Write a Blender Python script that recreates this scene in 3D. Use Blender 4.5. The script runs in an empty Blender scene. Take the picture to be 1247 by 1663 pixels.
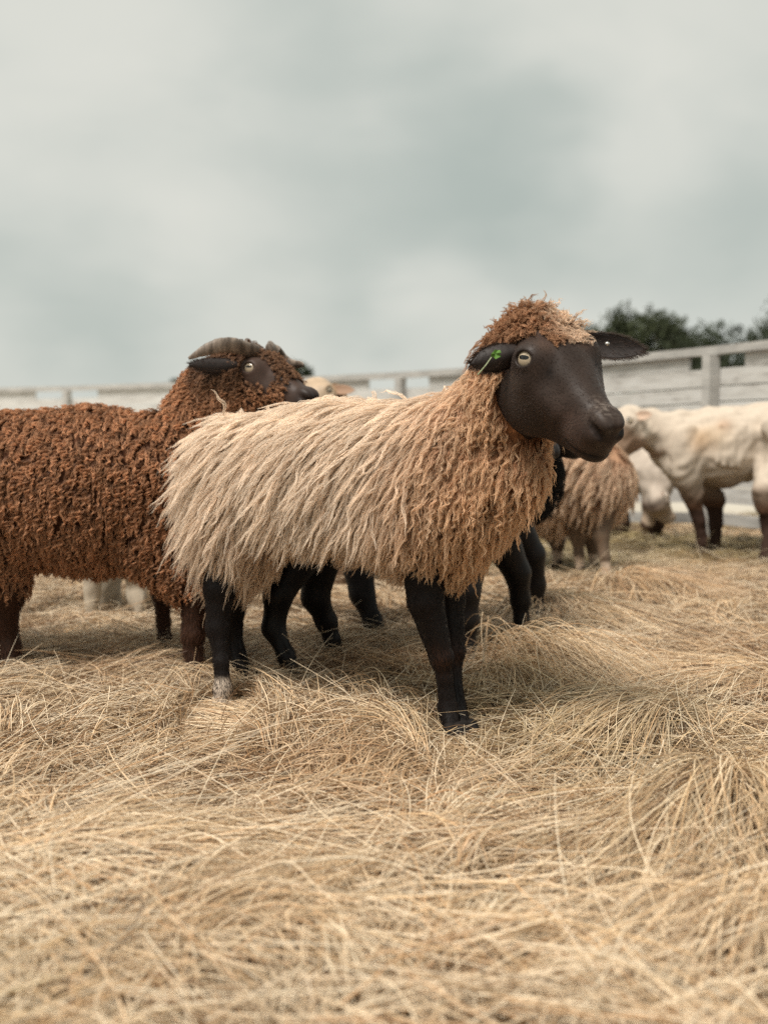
import bpy, math, os
import numpy as np
from mathutils import Vector, Matrix

RNG = np.random.default_rng(7)
scene = bpy.context.scene
COL = scene.collection

# ------------------------------------------------------------------ camera
FPX, CW, CH, HORIZON = 1900.0, 1247.0, 1663.0, 690.0
CAMZ = 0.66
PITCH = math.atan((CH / 2 - HORIZON) / FPX)
cam_data = bpy.data.cameras.new('camera')
cam = bpy.data.objects.new('camera', cam_data)
COL.objects.link(cam)
cam.location = (0, 0, CAMZ)
cam.rotation_euler = (math.pi / 2 - PITCH, 0, 0)
cam_data.sensor_fit = 'HORIZONTAL'
cam_data.sensor_width = 36.0
cam_data.lens = 36.0 * FPX / CW
cam_data.clip_start = 0.05
cam_data.clip_end = 3000
cam_data.dof.use_dof = True
cam_data.dof.focus_distance = 2.42
cam_data.dof.aperture_fstop = 3.6
scene.camera = cam

# ------------------------------------------------------------------ light
SUN_EL, SUN_AZ = math.radians(64), math.radians(-140)    # azimuth measured from +Y towards +X
world = bpy.data.worlds.new('World')
scene.world = world
world.use_nodes = True
wn, wl = world.node_tree.nodes, world.node_tree.links
for n in list(wn):
    wn.remove(n)
w_out = wn.new('ShaderNodeOutputWorld')
w_bg = wn.new('ShaderNodeBackground')          # clear air above the cloud
w_bg.inputs['Strength'].default_value = 0.08
w_sky = wn.new('ShaderNodeTexSky')
w_sky.sky_type = 'NISHITA'
w_sky.sun_disc = False
w_sky.sun_elevation = SUN_EL
w_sky.sun_rotation = SUN_AZ
wl.new(w_sky.outputs[0], w_bg.inputs['Color'])
w_cl = wn.new('ShaderNodeBackground')          # the overcast layer
w_mix = wn.new('ShaderNodeMixShader')
w_mix.inputs[0].default_value = 0.97
wl.new(w_bg.outputs[0], w_mix.inputs[1])
wl.new(w_cl.outputs[0], w_mix.inputs[2])
wl.new(w_mix.outputs[0], w_out.inputs['Surface'])
tc = wn.new('ShaderNodeTexCoord')
mp = wn.new('ShaderNodeMapping')
mp.inputs['Scale'].default_value = (1.0, 1.0, 1.7)
mp.inputs['Location'].default_value = (0.35, 0.1, 0.62)
wl.new(tc.outputs['Generated'], mp.inputs['Vector'])
def wnoise(scale, detail, rough, dist):
    n = wn.new('ShaderNodeTexNoise')
    n.inputs['Scale'].default_value = scale
    n.inputs['Detail'].default_value = detail
    n.inputs['Roughness'].default_value = rough
    n.inputs['Distortion'].default_value = dist
    wl.new(mp.outputs[0], n.inputs['Vector'])
    return n
n1 = wnoise(4.2, 3.0, 0.42, 0.5)
n2 = wnoise(11.0, 4.0, 0.5, 0.3)
madd = wn.new('ShaderNodeMath'); madd.operation = 'MULTIPLY_ADD'
wl.new(n2.outputs[0], madd.inputs[0]); madd.inputs[1].default_value = 0.24
half = wn.new('ShaderNodeMath'); half.operation = 'MULTIPLY_ADD'
wl.new(n1.outputs[0], half.inputs[0]); half.inputs[1].default_value = 1.0; half.inputs[2].default_value = -0.12
wl.new(half.outputs[0], madd.inputs[2])
ramp = wn.new('ShaderNodeValToRGB')
ramp.color_ramp.interpolation = 'B_SPLINE'
cr = ramp.color_ramp.elements
cr[0].position = 0.15; cr[0].color = (0.420, 0.470, 0.437, 1)
cr[1].position = 0.85; cr[1].color = (0.700, 0.700, 0.640, 1)
e = cr.new(0.50); e.color = (0.585, 0.608, 0.562, 1)
# broad light and dark banks of cloud, by direction, with ragged edges
def sky_dir(px, py):
    xc, yc = (px - CW / 2) / FPX, -(py - CH / 2) / FPX
    cp, sp = math.cos(PITCH), math.sin(PITCH)
    d = Vector((xc, cp + yc * sp, -sp + yc * cp)); return d.normalized()
wob = wn.new('ShaderNodeVectorMath'); wob.operation = 'MULTIPLY_ADD'
n3 = wnoise(5.5, 3.0, 0.5, 0.0)
wl.new(n3.outputs['Color'], wob.inputs[0]); wob.inputs[1].default_value = (0.22, 0.22, 0.16)
wl.new(tc.outputs['Generated'], wob.inputs[2])
acc = madd.outputs[0]
for px, py, rad_, amt in ((640, 430, 0.13, -0.24), (800, 215, 0.13, -0.24), (120, 520, 0.15, -0.26), (1230, 300, 0.13, -0.12), (380, 470, 0.10, -0.14), (430, 150, 0.12, -0.05),
                          (330, 320, 0.13, 0.14), (60, 60, 0.24, 0.26), (1080, 60, 0.22, 0.22), (100, 605, 0.07, 0.24), (420, 590, 0.07, 0.18), (720, 540, 0.09, 0.20), (1050, 470, 0.12, 0.10), (1080, 240, 0.07, 0.10), (600, 640, 0.06, 0.2)):
    dv = sky_dir(px, py)
    ds = wn.new('ShaderNodeVectorMath'); ds.operation = 'DISTANCE'
    wl.new(wob.outputs[0], ds.inputs[0]); ds.inputs[1].default_value = (dv.x + 0.11, dv.y + 0.11, dv.z + 0.08)
    g = wn.new('ShaderNodeMapRange'); g.interpolation_type = 'SMOOTHERSTEP'
    g.inputs['From Min'].default_value = 0.0; g.inputs['From Max'].default_value = rad_
    g.inputs['To Min'].default_value = amt; g.inputs['To Max'].default_value = 0.0
    wl.new(ds.outputs['Value'], g.inputs['Value'])
    ad = wn.new('ShaderNodeMath'); ad.operation = 'ADD'
    wl.new(acc, ad.inputs[0]); wl.new(g.outputs[0], ad.inputs[1]); acc = ad.outputs[0]
wl.new(acc, ramp.inputs[0])
wl.new(ramp.outputs[0], w_cl.inputs['Color'])
# an overcast sky is brighter overhead than near the horizon
sx = wn.new('ShaderNodeSeparateXYZ'); wl.new(tc.outputs['Generated'], sx.inputs[0])
mr = wn.new('ShaderNodeMapRange')
mr.inputs['From Min'].default_value = 0.45; mr.inputs['From Max'].default_value = 0.95
mr.inputs['To Min'].default_value = 1.0; mr.inputs['To Max'].default_value = 1.35
wl.new(sx.outputs['Z'], mr.inputs['Value'])
wl.new(mr.outputs[0], w_cl.inputs['Strength'])

sun_data = bpy.data.lights.new('sun', 'SUN')
sun_data.energy = 3.9
sun_data.angle = math.radians(20)
sun_data.color = (1.0, 0.95, 0.88)
sun = bpy.data.objects.new('sun', sun_data)
COL.objects.link(sun)
sd = Vector((math.sin(SUN_AZ) * math.cos(SUN_EL), math.cos(SUN_AZ) * math.cos(SUN_EL), math.sin(SUN_EL)))
sun.rotation_euler = (-sd).to_track_quat('-Z', 'Y').to_euler()
sun.location = (0, 0, 20)

scene.view_settings.view_transform = 'Standard'
scene.view_settings.look = 'None'
scene.view_settings.exposure = 0.1
scene.view_settings.gamma = 1
scene.cycles.max_bounces = 5
scene.cycles.diffuse_bounces = 2
scene.cycles.transparent_max_bounces = 8
scene.cycles.use_denoising = False
scene.cycles.sample_clamp_indirect = 6

# ------------------------------------------------------------------ small helpers
def P(px, py, D):
    """photo pixel + distance in front of the camera -> world point"""
    xc, yc = (px - CW / 2) / FPX, -(py - CH / 2) / FPX
    cp, sp = math.cos(PITCH), math.sin(PITCH)
    d = np.array([xc, cp + yc * sp, -sp + yc * cp])
    return np.array([0, 0, CAMZ]) + d * (D / d[1])

def nrm(v):
    v = np.asarray(v, float)
    return v / (np.linalg.norm(v, axis=-1, keepdims=True) + 1e-12)

def smoothstep(a, b, x):
    t = np.clip((x - a) / (b - a), 0, 1)
    return t * t * (3 - 2 * t)

def lin(r, g, b):
    f = lambda c: (c / 255 / 12.92) if c / 255 <= 0.04045 else ((c / 255 + 0.055) / 1.055) ** 2.4
    return np.array([f(r), f(g), f(b)])

def vnoise(p, scale, seed=0):
    """cheap smooth value noise in 3D, about -1..1"""
    r = np.random.default_rng(seed)
    out = 0
    for k in range(6):
        w = r.normal(size=3) * scale * (0.6 + 0.35 * k)
        out = out + np.sin(p @ w + r.uniform(0, 6.28) + 1.3 * np.sin(p @ (r.normal(size=3) * scale * 0.5) + r.uniform(0, 6.28)))
    return out / 3.0

def tag(o, label=None, cat=None, group=None, kind=None):
    if label: o['label'] = label
    if cat: o['category'] = cat
    if group: o['group'] = group
    if kind: o['kind'] = kind
    return o

def empty(name, loc, label, cat, group=None):
    o = bpy.data.objects.new(name, None)
    o.empty_display_size = 0.1
    COL.objects.link(o)
    o.location = loc
    return tag(o, label, cat, group)

def link(o, mat=None, parent=None):
    COL.objects.link(o)
    if mat: o.data.materials.append(mat)
    if parent is not None:
        o.parent = parent
        q = parent
        off = Vector((0, 0, 0))
        while q is not None:
            off += q.location
            q = q.parent
        o.location = -off
    return o

def mesh_obj(name, v, f, mat=None, parent=None, smooth=True, cols=None):
    me = bpy.data.meshes.new(name)
    v = np.asarray(v, np.float32)
    if isinstance(f, np.ndarray):
        k = f.shape[1]
        me.vertices.add(len(v)); me.vertices.foreach_set('co', v.ravel())
        me.loops.add(f.size); me.loops.foreach_set('vertex_index', f.ravel().astype(np.int32))
        me.polygons.add(len(f))
        me.polygons.foreach_set('loop_start', np.arange(0, f.size, k, dtype=np.int32))
        me.polygons.foreach_set('loop_total', np.full(len(f), k, np.int32))
        me.update(calc_edges=True)
    else:
        me.from_pydata([tuple(map(float, x)) for x in v], [], f)
    me.validate()
    if smooth:
        me.polygons.foreach_set('use_smooth', np.ones(len(me.polygons), bool))
    if cols is not None:
        a = me.attributes.new('col', 'FLOAT_COLOR', 'POINT')
        c = np.ones((len(v), 4), np.float32); c[:, :3] = cols
        a.data.foreach_set('color', c.ravel())
    o = bpy.data.objects.new(name, me)
    return link(o, mat, parent)

def hair_obj(name, pts, rad, cols, mat, parent=None):
    """pts (N,K,3), rad (N,K) , cols (N,K,3) -> one hair-curves object"""
    N, K = pts.shape[:2]
    hc = bpy.data.hair_curves.new(name)
    hc.add_curves([K] * N)
    if 'position' not in hc.attributes:
        hc.attributes.new('position', 'FLOAT_VECTOR', 'POINT')
    hc.attributes['position'].data.foreach_set('vector', pts.astype(np.float32).ravel())
    ra = hc.attributes.get('radius') or hc.attributes.new('radius', 'FLOAT', 'POINT')
    ra.data.foreach_set('value', rad.astype(np.float32).ravel())
    ca = hc.attributes.new('col', 'FLOAT_COLOR', 'POINT')
    c = np.ones((N, K, 4), np.float32); c[..., :3] = cols
    ca.data.foreach_set('color', c.ravel())
    o = bpy.data.objects.new(name, hc)
    return link(o, mat, parent)

# ------------------------------------------------------------------ materials
def mat_new(name):
    m = bpy.data.materials.new(name)
    m.use_nodes = True
    nt = m.node_tree
    return m, nt, nt.nodes['Principled BSDF'], nt.nodes['Material Output']

def fibre_mat(name, transl=0.25, rough=0.6, spec=0.25):
    m, nt, b, out = mat_new(name)
    at = nt.nodes.new('ShaderNodeAttribute'); at.attribute_name = 'col'
    nt.links.new(at.outputs['Color'], b.inputs['Base Color'])
    b.inputs['Roughness'].default_value = rough
    b.inputs['Specular IOR Level'].default_value = spec
    if transl > 0:
        tr = nt.nodes.new('ShaderNodeBsdfTranslucent')
        mx = nt.nodes.new('ShaderNodeMixShader'); mx.inputs[0].default_value = transl
        nt.links.new(at.outputs['Color'], tr.inputs['Color'])
        nt.links.new(b.outputs[0], mx.inputs[1]); nt.links.new(tr.outputs[0], mx.inputs[2])
        nt.links.new(mx.outputs[0], out.inputs['Surface'])
    return m

def skin_mat(name, rough=0.55, bump=0.35, scale=420, vary=0.35, spec=0.35, sheen=0.0, stretch=(1, 1, 0.3), blotch=0.25):
    """short coat: vertex colour + fine fur noise"""
    m, nt, b, out = mat_new(name)
    at = nt.nodes.new('ShaderNodeAttribute'); at.attribute_name = 'col'
    t = nt.nodes.new('ShaderNodeTexCoord')
    mpn = nt.nodes.new('ShaderNodeMapping'); mpn.inputs['Scale'].default_value = stretch
    nt.links.new(t.outputs['Object'], mpn.inputs['Vector'])
    n = nt.nodes.new('ShaderNodeTexNoise'); n.inputs['Scale'].default_value = scale; n.inputs['Detail'].default_value = 4
    nt.links.new(mpn.outputs[0], n.inputs['Vector'])
    n2 = nt.nodes.new('ShaderNodeTexNoise'); n2.inputs['Scale'].default_value = 22; n2.inputs['Detail'].default_value = 5
    nt.links.new(t.outputs['Object'], n2.inputs['Vector'])
    mr1 = nt.nodes.new('ShaderNodeMapRange'); mr1.inputs[1].default_value = 0.3; mr1.inputs[2].default_value = 0.7
    mr1.inputs[3].default_value = 1 - vary; mr1.inputs[4].default_value = 1 + vary
    nt.links.new(n.outputs[0], mr1.inputs[0])
    mr2 = nt.nodes.new('ShaderNodeMapRange'); mr2.inputs[1].default_value = 0.3; mr2.inputs[2].default_value = 0.7
    mr2.inputs[3].default_value = 1 - blotch; mr2.inputs[4].default_value = 1 + blotch
    nt.links.new(n2.outputs[0], mr2.inputs[0])
    mu = nt.nodes.new('ShaderNodeMath'); mu.operation = 'MULTIPLY'
    nt.links.new(mr1.outputs[0], mu.inputs[0]); nt.links.new(mr2.outputs[0], mu.inputs[1])
    vm = nt.nodes.new('ShaderNodeVectorMath'); vm.operation = 'SCALE'
    nt.links.new(at.outputs['Color'], vm.inputs[0]); nt.links.new(mu.outputs[0], vm.inputs['Scale'])
    nt.links.new(vm.outputs[0], b.inputs['Base Color'])
    b.inputs['Roughness'].default_value = rough
    b.inputs['Specular IOR Level'].default_value = spec
    b.inputs['Sheen Weight'].default_value = sheen
    b.inputs['Sheen Roughness'].default_value = 0.4
    bp = nt.nodes.new('ShaderNodeBump'); bp.inputs['Strength'].default_value = bump; bp.inputs['Distance'].default_value = 0.002
    nt.links.new(n.outputs[0], bp.inputs['Height']); nt.links.new(bp.outputs[0], b.inputs['Normal'])
    return m

def plain_mat(name, col, rough=0.6, noise=0.0, scale=20, bump=0.0, spec=0.4, coord='Object', stretch=(1, 1, 1), col2=None):
    m, nt, b, out = mat_new(name)
    b.inputs['Roughness'].default_value = rough
    b.inputs['Specular IOR Level'].default_value = spec
    if noise or bump or col2 is not None:
        t = nt.nodes.new('ShaderNodeTexCoord')
        mpn = nt.nodes.new('ShaderNodeMapping'); mpn.inputs['Scale'].default_value = stretch
        nt.links.new(t.outputs[coord], mpn.inputs['Vector'])
        n = nt.nodes.new('ShaderNodeTexNoise'); n.inputs['Scale'].default_value = scale; n.inputs['Detail'].default_value = 6
        nt.links.new(mpn.outputs[0], n.inputs['Vector'])
        rp = nt.nodes.new('ShaderNodeValToRGB')
        c2 = col2 if col2 is not None else np.array(col) * (1 - noise)
        rp.color_ramp.elements[0].position = 0.35; rp.color_ramp.elements[0].color = (*c2, 1)
        rp.color_ramp.elements[1].position = 0.65; rp.color_ramp.elements[1].color = (*col, 1)
        nt.links.new(n.outputs[0], rp.inputs[0]); nt.links.new(rp.outputs[0], b.inputs['Base Color'])
        if bump:
            bp = nt.nodes.new('ShaderNodeBump'); bp.inputs['Strength'].default_value = bump; bp.inputs['Distance'].default_value = 0.004
            nt.links.new(n.outputs[0], bp.inputs['Height']); nt.links.new(bp.outputs[0], b.inputs['Normal'])
    else:
        b.inputs['Base Color'].default_value = (*col, 1)
    return m

M_wool = fibre_mat('wool_fibre', 0.30, 0.65, 0.2)
M_curl = fibre_mat('brown_wool_fibre', 0.2, 0.55, 0.3)
M_fleece = skin_mat('fleece_base', 0.9, 0.6, 120, 0.35, 0.1)
M_coat = skin_mat('short_coat', 0.48, 0.12, 700, 0.26, 0.20, 0.03, blotch=0.22)
M_shorn = skin_mat('shorn_coat', 0.85, 0.5, 90, 0.08, 0.15, blotch=0.05, stretch=(1, 1, 0.5))
M_hoof = plain_mat('hoof_horn', (0.018, 0.014, 0.012), 0.7, 0.4, 80, spec=0.15)
M_face = fibre_mat('face_hair', 0.0, 0.45, 0.3)
M_straw = fibre_mat('straw_fibre', 0.06, 0.42, 0.45)

# ------------------------------------------------------------------ implicit surfaces
class Shape:
    """a list of rounded cones and ellipsoids, blended smoothly"""
    def __init__(self): self.items = []
    def cone(self, a, b, ra, rb, k=0.03, op='+'):
        self.items.append(('c', op, k, np.array(a, float), np.array(b, float), ra, rb)); return self
    def chain(self, pts, rad, k=0.02):
        for i in range(len(pts) - 1): self.cone(pts[i], pts[i + 1], rad[i], rad[i + 1], k)
        return self
    def ell(self, c, r, R=None, k=0.03, op='+'):
        self.items.append(('e', op, k, np.array(c, float), np.array(r, float), np.eye(3) if R is None else R)); return self
    def __call__(self, p):
        d = None
        for it in self.items:
            if it[0] == 'c':
                _, op, k, a, b, ra, rb = it
                ba = b - a; pa = p - a
                h = np.clip((pa @ ba) / max(ba @ ba, 1e-12), 0, 1)
                q = np.sqrt(((pa - h[..., None] * ba) ** 2).sum(-1)) - (ra + (rb - ra) * h)
            else:
                _, op, k, c, r, R = it
                l = (p - c) @ R
                k0 = np.sqrt(((l / r) ** 2).sum(-1)); k1 = np.sqrt(((l / (r * r)) ** 2).sum(-1)) + 1e-9
                q = k0 * (k0 - 1) / k1
            if d is None: d = q
            elif op == '+':
                h = np.clip(0.5 + 0.5 * (d - q) / k, 0, 1)
                d = d * (1 - h) + q * h - k * h * (1 - h)
            else:
                h = np.clip(0.5 - 0.5 * (d + q) / k, 0, 1)
                d = d * (1 - h) - q * h + k * h * (1 - h)
        return d
    def grad(self, p, e=0.002):
        g = np.stack([self(p + np.eye(3)[i] * e) - self(p - np.eye(3)[i] * e) for i in range(3)], -1)
        return g / (2 * e)
    def bounds(self):
        lo, hi = np.full(3, 1e9), np.full(3, -1e9)
        for it in self.items:
            if it[1] != '+': continue
            if it[0] == 'c':
                for q, r in ((it[3], it[5]), (it[4], it[6])):
                    lo = np.minimum(lo, q - r); hi = np.maximum(hi, q + r)
            else:
                m = it[4].max(); lo = np.minimum(lo, it[3] - m); hi = np.maximum(hi, it[3] + m)
        return lo - 0.02, hi + 0.02

def surface(shape, h):
    """naive surface nets of shape at voxel h, evaluated only near the surface"""
    lo, hi = shape.bounds()
    S = 4
    n = (np.ceil((hi - lo) / (h * S)).astype(int) + 2)
    ax = [lo[i] + np.arange(n[i]) * h * S for i in range(3)]
    G = np.stack(np.meshgrid(*ax, indexing='ij'), -1)
    Cc = shape(G + h * (S - 1) / 2)
    F = np.repeat(np.repeat(np.repeat(Cc, S, 0), S, 1), S, 2).astype(np.float32)
    idx = np.argwhere(np.abs(F) < h * S * 1.6)
    for a in range(0, len(idx), 400000):
        ii = idx[a:a + 400000]
        F[ii[:, 0], ii[:, 1], ii[:, 2]] = shape(lo + ii * h)
    neg = F < 0
    nx, ny, nz = F.shape
    sl = lambda dx, dy, dz, A: A[dx:nx - 1 + dx, dy:ny - 1 + dy, dz:nz - 1 + dz]
    cnt = np.zeros((nx - 1, ny - 1, nz - 1), np.int8)
    corners = [(i, j, k) for i in (0, 1) for j in (0, 1) for k in (0, 1)]
    for c in corners: cnt += sl(*c, neg)
    act = (cnt > 0) & (cnt < 8)
    cells = np.argwhere(act)
    cid = np.full(act.shape, -1, np.int32); cid[act] = np.arange(len(cells))
    vals = {c: F[cells[:, 0] + c[0], cells[:, 1] + c[1], cells[:, 2] + c[2]] for c in corners}
    acc = np.zeros((len(cells), 3)); w = np.zeros(len(cells))
    for c in corners:
        for axx in range(3):
            if c[axx] == 0:
                c2 = list(c); c2[axx] = 1; c2 = tuple(c2)
                a, b = vals[c], vals[c2]
                m = (a < 0) != (b < 0)
                t = np.where(m, a / np.where(m, a - b, 1), 0)
                pt = np.tile(np.array(c, float), (len(cells), 1)); pt[:, axx] += t
                acc += pt * m[:, None]; w += m
    v = lo + (cells + acc / w[:, None]) * h
    faces = []
    for axx in range(3):
        o = [slice(0, nx - 1), slice(0, ny - 1), slice(0, nz - 1)]
        A = neg[:nx - 1, :ny - 1, :nz - 1]
        sh = [0, 0, 0]; sh[axx] = 1
        B = neg[sh[0]:nx - 1 + sh[0], sh[1]:ny - 1 + sh[1], sh[2]:nz - 1 + sh[2]]
        E = np.argwhere(A != B)
        u, w2 = (axx + 1) % 3, (axx + 2) % 3
        E = E[(E[:, u] > 0) & (E[:, w2] > 0)]
        flip = A[E[:, 0], E[:, 1], E[:, 2]]
        du, dw = np.zeros(3, int), np.zeros(3, int); du[u] = 1; dw[w2] = 1
        q = [cid[tuple((E - s).T)] for s in (0 * du, du, du + dw, dw)]
        q = np.stack(q, 1)
        q = np.where(flip[:, None], q, q[:, ::-1])
        faces.append(q)
    f = np.concatenate(faces)
    f = f[(f >= 0).all(1)]
    for _ in range(2):
        g = shape.grad(v, h * 0.4); d = shape(v)
        v = v - g * (d / np.maximum((g * g).sum(1), 0.25))[:, None] * 0.9
    return v, f[:, ::-1]

# ------------------------------------------------------------------ ground height
def ground_z(x, y):
    x = np.asarray(x, float); y = np.asarray(y, float)
    p = np.stack([x, y, np.zeros_like(x)], -1)
    near = smoothstep(12, 6, y)
    z = 0.014 * vnoise(p, 3.2, 5) * near + 0.006 * vnoise(p, 9.0, 6) * near - 0.012
    z = z - 0.085 * smoothstep(6.3, 7.6, y) * smoothstep(40, 12, y)
    return z

# ------------------------------------------------------------------ wool
def sample_roots(v, f, n, keep):
    a, b, c = v[f[:, 0]], v[f[:, 1]], v[f[:, 2]]
    d = v[f[:, 3]]
    tri = np.concatenate([np.stack([a, b, c], 1), np.stack([a, c, d], 1)])
    cr_ = np.cross(tri[:, 1] - tri[:, 0], tri[:, 2] - tri[:, 0])
    ar = np.linalg.norm(cr_, axis=1)
    cen = tri.mean(1)
    wgt = ar * keep(cen)
    wgt /= wgt.sum()
    i = RNG.choice(len(tri), n, p=wgt)
    u = RNG.random((n, 2)); s = u.sum(1) > 1; u[s] = 1 - u[s]
    t = tri[i]
    return t[:, 0] + u[:, :1] * (t[:, 1] - t[:, 0]) + u[:, 1:] * (t[:, 2] - t[:, 0])

def grow(shape, roots, length, flow, K=14, lift=0.35, grav=0.12, follow=0.35, hug=0.012,
         amp=0.003, wl=0.04, helix=0.3, m=12, lock_r=0.006, tip=0.35, strand_r=0.0006,
         rough=0.0012, cols=None, fly=0.04, block=None, messy=0.15):
    N = len(roots)
    B = lambda x: np.broadcast_to(np.asarray(x, float), (N,)).copy()
    length = B(length) * RNG.uniform(0.75, 1.15, N); amp = B(amp); wl = B(wl); lift = B(lift); hug = B(hug)
    nor = nrm(shape.grad(roots))
    fl = flow(roots, nor)
    ft = nrm(fl - (fl * nor).sum(1, keepdims=True) * nor * 0.9)
    ft = nrm(ft + RNG.normal(size=ft.shape) * messy)
    d = nrm(nor * lift[:, None] + ft * (1 - lift[:, None]))
    pos = roots.copy()
    G = [pos.copy()]; step = length / (K - 1)
    for k in range(1, K):
        fl = flow(pos, nor)
        fl = nrm(fl + (ft - fl) * 0.5)
        d = nrm(d * (1 - follow) + fl * follow + np.array([0, 0, -grav]))
        pos = pos + d * step[:, None]
        for sh_, extra in ((shape, 0),) + (((block, 0.0),) if block is not None else ()):
            dist = sh_(pos)
            want = hug * (0.3 + 0.9 * k / K) if extra == 0 and sh_ is shape else 0.003
            push = np.maximum(want - dist, 0)
            if push.max() > 0:
                g = nrm(sh_.grad(pos))
                pos = pos + g * push[:, None]
        nd = pos - G[-1]
        d = nrm(nd)
        G.append(pos.copy())
    G = np.stack(G, 1)                                   # N,K,3
    T = nrm(np.gradient(G, axis=1))
    nn = nor[:, None, :] - (nor[:, None, :] * T).sum(-1, keepdims=True) * T
    nn = nrm(nn + 1e-6); bb = np.cross(T, nn)
    t = np.linspace(0, 1, K)[None, :]
    s = t * length[:, None]
    ph = RNG.uniform(0, 6.28, (N, 1))
    env = np.minimum(t * 3, 1) * amp[:, None]
    wl = wl * RNG.uniform(0.65, 1.5, N)
    frq = 6.283 / wl[:, None] * (1 + RNG.uniform(-0.3, 0.6, (N, 1)) * t)
    env = env * (0.6 + 0.4 * np.sin(s * RNG.uniform(20, 60, (N, 1)) + RNG.uniform(0, 6, (N, 1))))
    G = G + bb * (env * np.sin(frq * s + ph))[..., None] + nn * (env * helix * np.cos(frq * s + ph))[..., None]
    # strands in a lock
    ang = RNG.uniform(0, 6.28, (N, m, 1)); rr = np.sqrt(RNG.random((N, m, 1))) * lock_r
    prof = (0.75 + 0.5 * np.sin(np.pi * np.minimum(t * 1.2, 1)) - (1 - tip) * t ** 1.6)[:, None, :]
    flyaway = (RNG.random((N, m, 1)) < fly)
    prof = np.where(flyaway, prof + 1.6 * t[:, None, :] ** 1.5, prof)
    ox = (np.cos(ang) * rr) * prof; oy = (np.sin(ang) * rr) * prof * 0.8
    ph2 = RNG.uniform(0, 6.28, (N, m, 1)); f2 = RNG.uniform(0.6, 1.5, (N, m, 1)) * 6.283 / 0.022
    wob = rough * np.minimum(t * 2, 1)[:, None, :]
    ox = ox + wob * np.sin(f2 * s[:, None, :] + ph2); oy = oy + wob * np.cos(f2 * s[:, None, :] * 0.8 + ph2 * 2)
    pts = G[:, None] + bb[:, None] * ox[..., None] + nn[:, None] * oy[..., None]
    # vary the strand length by pulling points back along the strand
    sc = RNG.uniform(0.8, 1.0, (N, m, 1))
    tt = np.linspace(0, 1, K)[None, None, :] * sc * (K - 1)
    i0 = np.clip(np.floor(tt).astype(int), 0, K - 2); fr = (tt - i0)[..., None]
    ia = np.arange(N)[:, None, None]; im = np.arange(m)[None, :, None]
    pts = pts[ia, im, i0] * (1 - fr) + pts[ia, im, i0 + 1] * fr
    rad = strand_r * RNG.uniform(0.7, 1.3, (N, m, 1)) * (1 - 0.75 * t[:, None, :] ** 2.5)
    col = np.broadcast_to(cols(roots, t)[:, None] * RNG.uniform(0.82, 1.15, (N, m, 1, 1)), (N, m, K, 3))
    return pts.reshape(N * m, K, 3), rad.reshape(N * m, K), col.reshape(N * m, K, 3)

def grad_cols(rootc, tipc, vary=0.15):
    """colour function: root/tip colours may be functions of position"""
    def fn(p, t):
        N = len(p)
        a = rootc(p) if callable(rootc) else np.tile(rootc, (N, 1))
        b = tipc(p) if callable(tipc) else np.tile(tipc, (N, 1))
        m_ = RNG.uniform(1 - vary, 1 + vary, (N, 1, 1))
        w = smoothstep(0.0, 0.8, t)[..., None]
        return (a[:, None] * (1 - w) + b[:, None] * w) * m_
    return fn

# ------------------------------------------------------------------ sheep anatomy
def head_frame(yaw, pitch, roll):
    """yaw: 0 = towards the camera, + = turned to the camera's right (deg). returns columns n (down the nose), u (out of the forehead), s"""
    y, p, r = map(math.radians, (yaw, pitch, roll))
    h = np.array([math.sin(y), -math.cos(y), 0])
    s = np.array([math.cos(y), math.sin(y), 0])
    z = np.array([0, 0, 1.0])
    n = h * math.cos(p) - z * math.sin(p)
    u = h * math.sin(p) + z * math.cos(p)
    R = np.stack([n, u, s], 1)
    # roll about the horizontal look direction
    c, si = math.cos(r), math.sin(r)
    K = np.array([[0, -h[2], h[1]], [h[2], 0, -h[0]], [-h[1], h[0], 0]])
    Rr = np.eye(3) + si * K + (1 - c) * K @ K
    return Rr @ R

def eye_c(L, g): return L(0.000, -0.017, g * 0.0620)
def eye_out(R, g): return nrm(R @ np.array([0.05, 0.30, g * 0.95]) + np.array([0, -0.12, 0]))
def eye_h(R): return R @ np.array([0.30, 0, 0]) + np.array([R[0, 0] * 2.0, R[1, 0] * 2.0, 0])

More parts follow.
